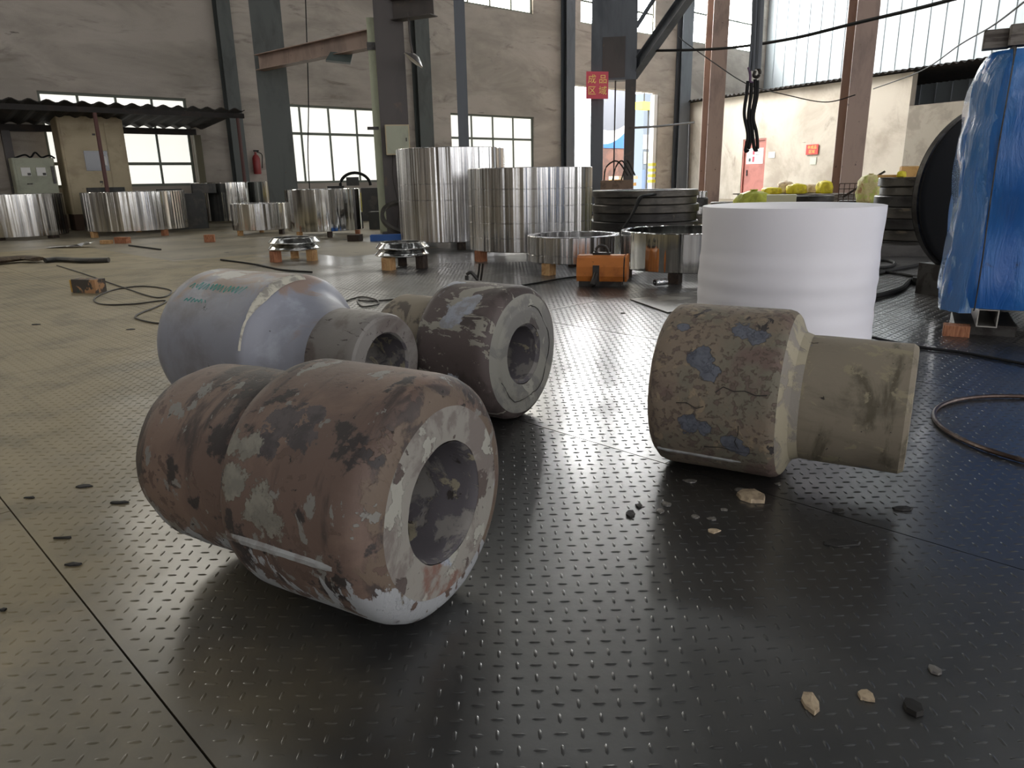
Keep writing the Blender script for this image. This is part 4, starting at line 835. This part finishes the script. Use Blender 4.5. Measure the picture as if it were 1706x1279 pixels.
# ------------------------------------------------------------------ outside the gateway
yard = MB().box(A(8, -16, -.16), (60, 30, .3), AZA).build('yard_ground', M['asphalt']); struct(yard, 'pale sunlit yard beyond the gateway')
jb = A(ux(1095, 250)-.16, -.12); pst = thing('gate_post', 'white gate post with yellow bands at the right jamb', 'post', jb, AZA)
MB().box((0, 0, 2.05), (.2, .2, 4.1)).build('post', M['white'], pst)
for k in range(4): MB().box((0, 0, .75+.22*k), (.24, .22, .12)).build('yellow_band', M['yellow'], pst)
def outbox(nm, label, cat, px0, px1, y0, y1, v, mat, dep=.3, parts=None):
    u0, zb_ = onA(px0, y1, v); u1, zt1 = onA(px1, y0, v); z0 = onA((px0+px1)/2, y1, v)[1]; z1 = onA((px0+px1)/2, y0, v)[1]
    o = thing(nm, label, cat, A((u0+u1)/2, v, 0), AZA); MB().box((0, 0, (z0+z1)/2), (u1-u0, dep, z1-z0)).build('panel', mat, o)
    return o, u1-u0, z0, z1
bo, W_, z0, z1 = outbox('billboard', 'picture banner with blue bands seen through the gateway', 'banner', 1004, 1047, 133, 247, -5, plain('grey_banner_print', S(92, 94, 102), .6), .08)
MB().box((0, -.06, z1-.18), (W_, .03, .3)).build('top_band', M['blue'], bo)
P = []; n = 14
for i in range(n+1):
    x = -W_/2+W_*i/n; P += [(x, -.06, z0), (x, -.06, z0+.18+.75*(i/n)**2)]
MB().add(P, [(2*i, 2*i+2, 2*i+3, 2*i+1) for i in range(n)]).build('blue_wave', M['blue'], bo)
P = []
for i in range(n+1):
    x = -W_/2+W_*i/n; b0 = z0+.18+.75*(i/n)**2; P += [(x, -.055, b0), (x, -.055, b0+.3+.35*(1-i/n))]
MB().add(P, [(2*i, 2*i+2, 2*i+3, 2*i+1) for i in range(n)]).build('white_wave', M['white'], bo)
MB().box((0, 0, z0/2), (W_, .06, z0)).build('boarding', layered('rusty_boarding', S(116, 84, 74), [(S(92, 70, 64), 2, .45, .6)], .8), bo)
ob, W_, z0, z1 = outbox('yard_building', 'grey yard building with pale lower windows seen past the gate post', 'building', 1050, 1108, 160, 320, -14, plain('grey_building', S(96, 102, 110), .8), 2.0)
MB().box((0, -1.05, z0+(z1-z0)*.52), (W_, .08, .9)).build('white_band', M['white'], ob)
for k in range(6): MB().box((-W_/2+W_*(k+.5)/6, -1.05, z0+(z1-z0)*.36), (W_/6*.7, .06, .75)).build('window', M['foampad'], ob)
MB().box((0, -1.1, z0+(z1-z0)*.12), (W_, .2, 1.5)).build('dark_base', plain('dark_blue_truck_side', S(70, 84, 108), .6), ob)
oy, W_, z0, z1 = outbox('yellow_hoist', 'yellow hoist outside, high in the gateway', 'hoist', 1064, 1082, 170, 183, -8, M['yellow'], .5); MB().tube([(0, 0, z1), (0, 0, z1+1.2)], .04, 6).build('rod', M['wire'], oy); MB().tube([(W_/2-.05, 0, 0), (W_/2-.05, 0, z0)], .05, 6).build('mast', M['wire'], oy)
for k in range(7):
    p = A(ux(1082, 310)+random.uniform(-.25, .25), -1.6-.1*(k % 2), 0)
    tag(MB().box((0, 0, .07), (1.3+random.uniform(-.3, .3), .5, .13)).build('timber_plank', M['cardboard'] if k % 3 else M['palebag'], None, (p.x, p.y, k*.14), AZA+random.uniform(-.25, .25)), ['bottom', 'second', 'third', 'fourth', 'fifth', 'sixth', 'topmost'][k] + ' plank of the pile just outside the gate post', 'plank', 'planks piled outside the gate')
# scrap trolley at the foot of the twin-legged column
c = pol(1028, 17.6); tr_ = thing('scrap_trolley', 'brown crate of scrap with bent pipes before the gateway', 'crate', (c.x, c.y, 0), faceto(1028)); zt1 = at(1028, 300, 17.6).z
MB().bbox((0, 0, zt1/2), (.75, .6, zt1), .02).build('crate', layered('brown_crate', S(120, 100, 86), [(S(96, 80, 70), 5, .45, .6)], .8), tr_)
for k in range(3): MB().tube(smooth([(-.3+.2*k, 0, zt1), (-.25+.22*k, 0, zt1+.3), (.0+.12*k, 0, zt1+.42), (.25+.08*k, .0, zt1+.1)], 5), .02, 6).build('bent_pipe', M['wire'], tr_)

# ------------------------------------------------------------------ stacks of dark rings at the back
DRK = 'dark forged rings stacked at the back'
def stack(specs, D, z0, group, words):
    z = z0
    for k, (l, r, hpx, mt) in enumerate(specs):
        mid = (l+r)/2; dl_, dr_ = pol(l, 1).normalized(), pol(r, 1).normalized(); al = math.acos(dl_.dot(dr_))/2
        c = pol(mid, D); R_ = D*math.sin(al); H = hpx*D/F
        o = thing('forged_ring', words[k], 'ring', (c.x, c.y, z), 0, group); b = .01; w_ = R_*.3
        MB().lathe([(R_-w_, 0), (R_-b, 0), (R_, b), (R_, H-b), (R_-b, H), (R_-w_, H), (R_-w_, 0)], 72, 'Z').build('ring_wall', M[mt], o, sharp=25)
        z += H+.002
    return z
ord_ = ['bottom', 'second', 'third', 'fourth', 'fifth', 'sixth', 'seventh', 'top']
stack([(984, 1166, 14, 'darkring2'), (988, 1163, 13, 'darkring2'), (986, 1166, 12, 'darkring'), (990, 1162, 11, 'darkring'), (986, 1164, 10, 'darkring')], 11.8, .12, DRK, [w_ + ' dark ring of the stack behind the orange magnet' for w_ in ['bottom', 'second', 'middle', 'fourth', 'top']])
c = pol(1076, 11.8)
for k in range(3):
    a = 2.1*k+.4; block((c.x+.6*math.cos(a), c.y+.6*math.sin(a)), (.14, .14, .12), M['wooddark'], ['left', 'rear', 'right'][k]+' dark block under the stack behind the orange magnet', a, 'blocks under the dark stack')
stack([(1442, 1640, 15, 'darkring2'), (1446, 1630, 15, 'darkring'), (1440, 1625, 14, 'darkring2'), (1447, 1632, 15, 'darkring'), (1458, 1640, 15, 'darkring2'), (1466, 1640, 12, 'darkring'), (1462, 1634, 12, 'darkring')], 10.2, .0, DRK, [w_ + ' dark ring of the right stack behind the black disc' for w_ in ord_[:6]] + ['top dark ring of the right stack behind the black disc'])
q = smooth([at(1100, 323, 11.3), at(1078, 325, 10.75), at(1066, 330, 10.6), at(1056, 352, 10.55), at(1042, 375, 10.53), at(1030, 396, 10.5)], 8)
tag(MB().tube([x-q[0] for x in q], .045, 8, flat=.4).build('draped_strap', M['black'], None, q[0]), 'black strap draped over the dark ring stack behind the magnet', 'strap')
# low scatter of rings beyond the foam roll
def lone(l, r, hpx, D, mt, label, z=0.0, wall=.3):
    al = math.acos(min(1, pol(l, 1).normalized().dot(pol(r, 1).normalized())))/2; c = pol((l+r)/2, D); R_ = D*math.sin(al); H = hpx*D/F
    o = thing('forged_ring', label, 'ring', (c.x, c.y, z), 0, 'loose rings in front of the partition'); w_ = R_*wall
    MB().lathe([(R_-w_, 0), (R_-.01, 0), (R_, .01), (R_, H-.01), (R_-.01, H), (R_-w_, H), (R_-w_, 0)], 64, 'Z').build('ring_wall', M[mt], o, sharp=25)
    return z+H
z = lone(1125, 1200, 13, 15.6, 'darkring', 'grey ring at the bottom of the small stack left of the foam roll'); z = lone(1128, 1190, 12, 15.6, 'ring2', 'bright ring in the middle of the small stack left of the foam roll', z); z = lone(1120, 1182, 12, 15.6, 'darkring2', 'dark ring over the bright one in the small stack', z); lone(1140, 1180, 10, 15.6, 'ring2', 'small bright ring on top of the small stack left of the foam roll', z)
z = lone(1186, 1252, 16, 13.2, 'darkring2', 'wide dark ring below the slings, behind the foam roll'); z = lone(1190, 1248, 15, 13.2, 'darkring2', 'second dark ring below the slings', z); lone(1186, 1246, 12, 13.2, 'darkring', 'upper dark ring below the slings', z)
z = lone(1228, 1308, 30, 17.6, 'ring2', 'shallow bright ring in front of the red door'); 
z = lone(1322, 1392, 22, 15.5, 'darkring2', 'low dark ring below the yellow sacks', 0); lone(1318, 1394, 17, 15.5, 'darkring2', 'wide dark ring on the low one below the yellow sacks', z)
# cream block and sack on top of things
c = pol(1305, 12.0); zt1 = at(1305, 324, 12.0).z; rect('packing_block', 'cream block standing behind the foam roll', 'block', (c.x, c.y, 0), (.42, .3, zt1), M['foampad'], faceto(1305))
def sack(label, px, D, yb, w_, h_, mat, seed, lean=0, group='sacks heaped at the partition', zb=None):
    c = pol(px, D); z = max(0, at(px, yb, D).z) if zb is None else zb; r = random.Random(seed); ph = [r.uniform(0, 6) for _ in range(4)]
    pr = [(0, 0), (w_*.46, 0), (w_*.54, h_*.12), (w_*.53, h_*.5), (w_*.5, h_*.78), (w_*.4, h_*.93), (w_*.16, h_), (0, h_*.99)]
    o = thing('sack', label, 'sack', (c.x, c.y, z), faceto(px), group)
    b_ = MB().lathe(dense(pr, .05), 28, 'Z', jit=lambda a, h, rr_: rr_*(.22*math.sin(2*a+ph[0])+.12*math.sin(5*a+ph[1]+h*9)+.08*math.sin(9*a+ph[2]-h*24))).build('sack_body', mat, o, sharp=80)
    MB().lathe([(0, h_*.97), (w_*.07, h_*.98), (w_*.12, h_*1.04), (0, h_*1.03)], 12, 'Z', jit=lambda a, h, rr_: rr_*.3*math.sin(4*a)).build('sack_mouth', mat, o, sharp=80)
    return o
bench = thing('pallet_shelf', 'low pallet shelf carrying the sacks along the partition', 'pallet', tuple(pol(1330, 20.3)), AZB)
zs_ = at(1330, 322, 20.3).z
for k in range(5): MB().box((0, -.4+.2*k, zs_-.015), (3.4, .15, .03)).build('slat', M['greytimber'], bench)
for s_ in (-1, 0, 1): MB().box((s_*1.5, 0, (zs_-.03)/2), (.12, .9, zs_-.03)).build('support', M['greytimber'], bench)
for k, (px, w_, h_, mt, lb) in enumerate(((1287, .55, .16, 'yellowbag', 'flat yellow sack nearest the red door'), (1310, .5, .3, 'palebag', 'pale woven sack behind the flat yellow one'), (1330, .5, .24, 'yellowbag', 'middle yellow sack of the heap'), (1350, .5, .22, 'palebag', 'pale sack between the yellow sacks'), (1376, .5, .3, 'yellowbag', 'bright yellow sack nearest the red-oxide column'))):
    sack(lb, px, 20.1+(.32 if k % 2 else -.22), 322, w_*.72, h_, M[mt], k+1, zb=zs_+.001)
sack('yellow-green sack behind the foam roll', 1258, 12.6, 345, .5, at(1258, 318, 12.6).z, M['greenbag'], 9, zb=0)
zb_ = at(1450, 338, 13.5).z; c = pol(1435, 13.9)
wb_ = thing('wire_crate', 'rusty wire mesh crate of scrap left of the yellow sack', 'crate', (c.x, c.y, 0), faceto(1435)); wz0, wz1 = .0, at(1435, 305, 13.9).z
for k in range(8): MB().box((0, -.3, wz1*.2+(wz1*.8)*k/7), (.62, .012, .012)).build('mesh_wire', M['rod'], wb_)
for k in range(9): MB().box((-.31+.62*k/8, -.3, wz1/2), (.012, .012, wz1)).build('mesh_wire', M['rod'], wb_)
MB().box((0, 0, wz1*.32), (.58, .5, wz1*.6)).build('scrap_fill', M['machine'], wb_); MB().tube([(-.25, -.2, wz1*.7), (.35, -.2, wz1*1.25)], .02, 6).build('bar', M['darkring'], wb_)
rect('steel_stand', 'dark stand under the standing yellow sack', 'stand', tuple(pol(1452, 13.3)), (.3, .3, zb_), M['machine'], 0)
sack('tall tied yellow sack left of the right ring stack', 1452, 13.3, 338, .30, at(1452, 291, 13.3).z-zb_, M['tanbag'], 12, zb=zb_+.001)
# cardboard carton and board on the right stack
zt1 = 0 + sum(h for h in (15, 15, 14, 15, 15, 12, 12))*10.2/F + .014
c = pol(1540, 10.3); ct = thing('carton', 'long cardboard carton on top of the right ring stack', 'carton', (c.x, c.y, zt1+.001), faceto(1540)+.1)
MB().bbox((0, 0, .06), (.52, .3, .12), .004).build('carton_body', M['cardboard'], ct); MB().box((0, 0, .125), (.52, .1, .006)).build('tape', M['palebag'], ct)
c = pol(1485, 10.0); rect('board', 'flat tan board on the right ring stack', 'board', (c.x, c.y, zt1+.001), (.28, .2, .03), M['cardboard'], faceto(1485))
c = pol(1502, 9.85); sack('little yellow sack between carton and board on the right stack', 1502, 9.8, 305, .09, .07, M['yellowbag'], 15, zb=zt1+.001)

# ------------------------------------------------------------------ hanging slings and overhead wires
c = at(1252, 120, 12.5); sl_ = thing('crane_sling', 'black rope slings hanging from the crane hook', 'sling', c, faceto(1252)); px1 = 12.5/F
def sp(px, py): q = at(px, py, 12.5)-c; Ri = Matrix.Rotation(-faceto(1252), 3, 'Z'); return Ri@q
for pts, r in (([(1263, -60), (1258, 40), (1256, 100), (1254, 118)], .035), ([(1270, -60), (1266, 40), (1263, 100), (1262, 115)], .05), ([(1256, -60), (1254, 40), (1250, 100), (1248, 118)], .02)):
    MB().tube(smooth([sp(*p) for p in pts], 6), r, 8).build('hoist_rope', M['colblue'], sl_)
MB().tube(smooth([sp(1262, 112), sp(1266, 120), sp(1262, 128), sp(1256, 126), sp(1258, 118)], 6), .025, 8).build('hook', M['wire'], sl_)
MB().tube(smooth([sp(1247, 112), sp(1250, 124), sp(1250, 136), sp(1255, 138)], 6), .02, 8).build('hook', plain('purple_shackle', S(92, 66, 96), .5), sl_)
for pts in ([(1246, 135), (1244, 155), (1240, 190), (1246, 225), (1242, 250), (1247, 248), (1250, 228), (1247, 195), (1251, 160), (1252, 138)], [(1258, 132), (1258, 160), (1252, 195), (1254, 225), (1257, 248), (1262, 246), (1260, 220), (1255, 195), (1261, 160), (1262, 134)]):
    MB().tube(smooth([sp(*p) for p in pts], 8), .026, 8).build('sling_loop', M['black'], sl_)
def wire(label, pts, r, mat, name='overhead_cable'):
    q = smooth([at(*p) for p in pts], 10); c0 = q[0]
    tag(MB().tube([x-c0 for x in q], r, 6).build(name, mat, None, c0), label, 'cable')
wire("thick black cable sagging across the upper right", [(1090, 84.5, 18.6), (1200, 81, 17.5), (1310, 66, 16), (1420, 40, 15), (1590, -2, 13.5), (1760, -60, 12)], .03, M['black'])
wire('thin wire drooping past the slings along the partition', [(1130, 62, 24), (1190, 105, 23), (1245, 140, 22), (1310, 158, 21), (1375, 170, 20.5), (1425, 158, 20.3)], .014, M['black'])
wire('thin wire running up to the right above the partition roof', [(1455, 148, 18), (1535, 118, 16), (1600, 74, 13), (1655, 42, 11), (1720, -8, 9)], .01, M['black'])
wire('thin vertical wire hanging before the frosted window', [(508, -30, 17), (511, 60, 17), (514, 170, 17), (513, 255, 17), (516, 318, 17)], .012, M['black'])
wire('thin pipe from the gateway to the partition corner', [(1050, 213, 18.8), (1100, 210, 20.5), (1156, 204, 23)], .03, M['coldark'], 'wall_pipe')
tag(MB().tube([pol(1147, 23.2), at(1149, 205, 23.2)], .025, 6).build('standing_pipe', M['coldark']), 'thin dark standing pipe before the partition corner', 'pipe')

# ------------------------------------------------------------------ things lying on the floor
def floorline(name, label, cat, pts, r, mat, closed=False, flat=None, n=8):
    q = smooth([G(px, py, 0) for px, py in pts], 10, closed); c0 = q[0].copy(); rr_ = r if not isinstance(r, list) else r[0]
    up = Vector((0, 0, (rr_*(flat or 1))+.0015))
    rad = r if not isinstance(r, list) else [r[0]+(r[1]-r[0])*i/(len(q)-1) for i in range(len(q))]
    return tag(MB().tube([x-c0+up for x in q], rad, n, closed, flat=flat).build(name, mat, None, c0), label, cat)
# circle hoop at right: three floor points
pa, pb, pc = G(1556, 690), G(1645, 664), G(1640, 752)
ax_, ay, bx2, by, cx2, cy2 = pa.x, pa.y, pb.x, pb.y, pc.x, pc.y; dn = 2*(ax_*(by-cy2)+bx2*(cy2-ay)+cx2*(ay-by))
ox = ((ax_**2+ay**2)*(by-cy2)+(bx2**2+by**2)*(cy2-ay)+(cx2**2+cy2**2)*(ay-by))/dn; oy = ((ax_**2+ay**2)*(cx2-bx2)+(bx2**2+by**2)*(ax_-cx2)+(cx2**2+cy2**2)*(bx2-ax_))/dn
hr = math.hypot(ax_-ox, ay-oy); print('hoop', ox, oy, hr)
tag(MB().tube([(hr*math.cos(2*math.pi*k/72), hr*math.sin(2*math.pi*k/72), .010) for k in range(72)], .0085, 8, True).build('rod_hoop', M['rod'], None, (ox, oy, 0)), 'rusty steel rod hoop on the floor at the right edge', 'hoop')
floorline('wire_rope', 'thin wire rope looping on the floor left of the blue-grey hub', 'wire rope', [(95, 443), (140, 457), (200, 478), (262, 497), (285, 485), (240, 478), (190, 484), (158, 498), (170, 508), (220, 508), (275, 502), (262, 512), (232, 524), (228, 532), (262, 540), (290, 538)], .006, M['wire'])
floorline('wire_rope', 'thin dark wire loops behind the flared shoulder', 'wire rope', [(570, 505), (600, 496), (625, 500), (630, 508), (605, 512), (596, 502), (620, 503), (660, 500)], .006, M['wire'])
floorline('sling_strap', 'worn brown webbing strap at the left edge', 'strap', [(-60, 445), (0, 440), (40, 436), (64, 438)], [.16, .09], M['rubberhose'], flat=.3)
floorline('hose_end', 'dark green-black hose end continuing the brown strap', 'hose', [(76, 438), (100, 436), (140, 438), (182, 437)], .045, M['machine'], flat=.7)
floorline('floor_cable', 'black cable on the floor behind the blue-grey hub', 'cable', [(368, 434), (420, 441), (470, 451), (520, 455)], .01, M['black'])
floorline('floor_cable', 'black cable running from mottled hub to orange magnet', 'cable', [(845, 481), (890, 474), (940, 465), (990, 460)], .008, M['black'])
floorline('floor_cable', 'thick black hose coming out behind the foam roll', 'hose', [(1440, 502), (1470, 496), (1500, 486), (1516, 472), (1540, 466)], .022, M['black'])
floorline('floor_cable', 'black looped cable right of the foam roll', 'cable', [(1440, 440), (1470, 436), (1490, 440), (1480, 447), (1445, 450)], .014, M['black'])
floorline('floor_cable', 'twisted black cable crossing toward the blue bundle', 'cable', [(1440, 466), (1475, 455), (1520, 446), (1545, 440)], .016, M['black'])
floorline('floor_cable', 'second black cable crossing beneath the twisted one', 'cable', [(1440, 456), (1480, 456), (1530, 464)], .013, M['black'])
floorline('floor_cable', 'thin black cable before the wide ring on the dusty floor', 'cable', [(215, 410), (245, 414), (268, 417)], .012, M['black'])
floorline('floor_cable', 'black cable stretched behind the olive neck', 'cable', [(1440, 562), (1530, 581), (1600, 590), (1720, 612)], .008, M['black'])
c = G(1550, 474); rect('oily_rag', 'black oily rag by the blue bundle', 'rag', (c.x, c.y, 0), (.28, .2, .06), M['black'], .3, bev=.05)
c = G(1530, 424); rect('steel_slab', 'long dark steel slab in front of the right ring stack', 'slab', (c.x-.3, c.y, 0), (1.5, .3, .12), M['darkring2'], -.1)
c = G(1500, 408); rect('steel_slab', 'thin dark slab close below the right ring stack', 'slab', (c.x-.2, c.y, 0), (1.6, .35, .07), M['darkring2'], .05)
c = G(145, 488); pbk = thing('painted_block', 'short yellow-edged block with dark and rusty faces on the left floor', 'block', (c.x, c.y+.05, 0), -.25)
MB().bbox((0, 0, .06), (.27, .12, .12), .008).build('body', layered('patchy_block', S(74, 68, 62), [(S(168, 128, 92), 7, .5, .54), (S(60, 74, 66), 6, .6, .64)], .7), pbk); MB().bbox((-.145, .0, .06), (.02, .11, .11), .004).build('end_face', wood('ochre', S(196, 160, 84), S(160, 120, 60)), pbk)
for px, py, sz, nm, lb in ((178, 406, (.18, .1, .06), 'wood', 'small pale offcut before the wide ring'), (205, 405, (.24, .12, .1), 'wood2', 'reddish brick before the wide ring'), (350, 403, (.16, .12, .12), 'wood2', 'small tan cube block between wide ring and taller ring'), (592, 401, (.2, .2, .1), 'wooddark', 'dark block right of the frosted window ring'), (143, 379, (.2, .2, .12), 'orange', 'orange lump beside the wide ring')):
    c = G(px, py); block((c.x, c.y), sz, M[nm], lb, random.uniform(-.4, .4), 'loose blocks on the back floor')
# crumpled clear film
c = G(118, 412); r = random.Random(5); P = []; nx, ny = 14, 6
for i in range(nx):
    for j in range(ny): P.append((-.35+.7*i/(nx-1)+r.uniform(-.02, .02), -.12+.24*j/(ny-1), .012+.09*(i/(nx-1))**2*r.random()))
fm = MB().add(P, [(i*ny+j, (i+1)*ny+j, (i+1)*ny+j+1, i*ny+j+1) for i in range(nx-1) for j in range(ny-1)]).build('plastic_film', M['film'], None, (c.x, c.y, 0)); tag(fm, 'crumpled clear plastic film on the left back floor', 'plastic film')
# loose sheet in front of the mirror-bright ring
c1, c2_, c3, c4 = G(1050, 500), G(1112, 522), G(1300, 505), G(1235, 478); cc_ = (c1+c2_+c3+c4)/4; up = Vector((0, 0, .010)); lo_ = Vector((0, 0, .003))
tag(MB().add([v-cc_+lo_ for v in (c1, c2_, c3, c4)]+[v-cc_+up for v in (c1, c2_, c3, c4)], [(3, 2, 1, 0), (4, 5, 6, 7), (0, 1, 5, 4), (1, 2, 6, 5), (2, 3, 7, 6), (3, 0, 4, 7)]).build('loose_sheet', layered('oily_sheet', S(92, 88, 82), [(S(150, 146, 138), 3, .5, .56), (S(52, 46, 42), 5, .58, .62)], .35, .5, bstr=.1), None, cc_), 'loose oily steel sheet in front of the mirror-bright ring', 'steel sheet')
c = G(1100, 478); pt = thing('pipe_stub', 'short pale pipe stub on the loose sheet', 'pipe', (c.x, c.y, .012), .5); MB().lathe([(.018, -.06), (.028, -.06), (.028, .06), (.018, .06), (.018, -.06)], 24, 'X', (0, 0, .029)).build('pipe', M['ring2'], pt)
# prybar tips behind the mottled hub
c = G(790, 476); tg = thing('tongs', 'dark tong handles standing up behind the mottled hub', 'tongs', (c.x, c.y+.25, 0), 0)
for s_ in (0, 1): MB().tube([(.02+s_*.03, 0, .012), (.035+s_*.03, 0, .1), (.045+s_*.03, 0, .17)], .010, 8).build('handle', M['wire'], tg)
MB().tube(smooth([(-.08, 0, .02), (-.075, 0, .07), (-.04, 0, .09), (-.01, 0, .06), (.02, 0, .02)], 5), .016, 8).build('jaw', M['magdark'], tg)
# scale flakes
def flake(px, py, wpx, hpx, mt, label, cat='flake', th=.004, seed=0):
    c = G(px, py); sx = wpx/F*math.hypot(c.y, .9)*1.0; syy = max(.008, hpx/F*math.hypot(c.y, .9)*math.hypot(c.y, .9)/.9); r = random.Random(int(px*7+py)); n = 7
    o = []
    for i in range(n): a = 2*math.pi*i/n; k = r.uniform(.7, 1.1); o.append((sx/2*k*math.cos(a), syy/2*k*math.sin(a)))
    t = th+.0; m = MB(); top = [(x*.93, y*.93, t+r.uniform(-.001, .0015)) for x, y in o]; ctr = (0, 0, t+.0015)
    m.add([(x, y, .0012) for x, y in o]+top+[ctr], [list(range(n))[::-1]]+[(i, (i+1) % n, n+(i+1) % n, n+i) for i in range(n)]+[(n+i, n+(i+1) % n, 2*n) for i in range(n)])
    return tag(m.build('scale_flake' if cat == 'flake' else 'scrap_chip', M[mt], None, (c.x, c.y, 0)), label, cat, 'scale flakes and chips on the plates')
flake(1248, 829, 50, 24, 'chiptan', 'largest tan scale flake under the tan hub', th=.012)
flake(1232, 817, 20, 6, 'chip', 'thin flake just behind the largest tan flake'); flake(1150, 802, 26, 8, 'chip', 'grey flake under the left of the tan hub'); flake(1296, 807, 12, 5, 'chip', 'small flake right below the shoulder lip')
flake(1110, 841, 16, 9, 'chip', 'grey flake at the shadow edge of the tan hub, upper'); flake(1100, 852, 18, 9, 'chip', 'grey flake at the shadow edge of the tan hub, lower'); flake(1158, 862, 14, 8, 'chip', 'pale chip left of the pair below the tan hub'); flake(1186, 865, 18, 7, 'chip', 'pale chip right of the pair below the tan hub')
flake(1189, 885, 24, 9, 'chiptan', 'lowest pale chip below the tan hub'); flake(1206, 850, 12, 5, 'chip', 'tiny chip left of the largest tan flake')
flake(1050, 857, 20, 11, 'darkchip', 'dark round flake on the bright strip', th=.005); flake(1064, 843, 14, 8, 'darkchip', 'dark angular flake on the bright strip')
flake(1350, 1174, 36, 34, 'chiptan', 'yellowish flake in the dark foreground, largest', th=.008); flake(1442, 1161, 24, 20, 'chiptan', 'yellowish flake in the dark foreground, right one', th=.007); flake(1557, 1117, 20, 18, 'chip', 'grey chip in the dark foreground at far right'); flake(1518, 1180, 30, 26, 'darkchip', 'dark lump in the foreground below the grey chip', th=.01)
for px, py, w_, h_, lb in ((140, 811, 34, 9, 'dark scrap chip left of the rust-brown hub'), (50, 830, 22, 5, 'dark splinter near the left seam, upper'), (106, 897, 40, 6, 'dark splinter left of the rust-brown hub near the seam'), (122, 941, 32, 12, 'black splinter touching the left seam'), (200, 838, 36, 8, 'dark chip close to the rust-brown neck'), (6, 1017, 14, 9, 'dark chip at the left edge'), (60, 541, 20, 3, 'thin dark sliver on the dusty floor, left'), (218, 549, 16, 4, 'small dark bolt left of the blue-grey hub'), (1503, 848, 40, 14, 'black splinter below the olive neck, right'), (1398, 853, 26, 8, 'black splinter below the olive neck, left'), (1400, 905, 90, 22, 'dark oily rag scrap in the foreground right'), (1038, 522, 10, 3, 'tiny dark chip on the bright floor')):
    flake(px, py, w_*.9, h_*.55, 'darkchip', lb, 'scrap', .005)
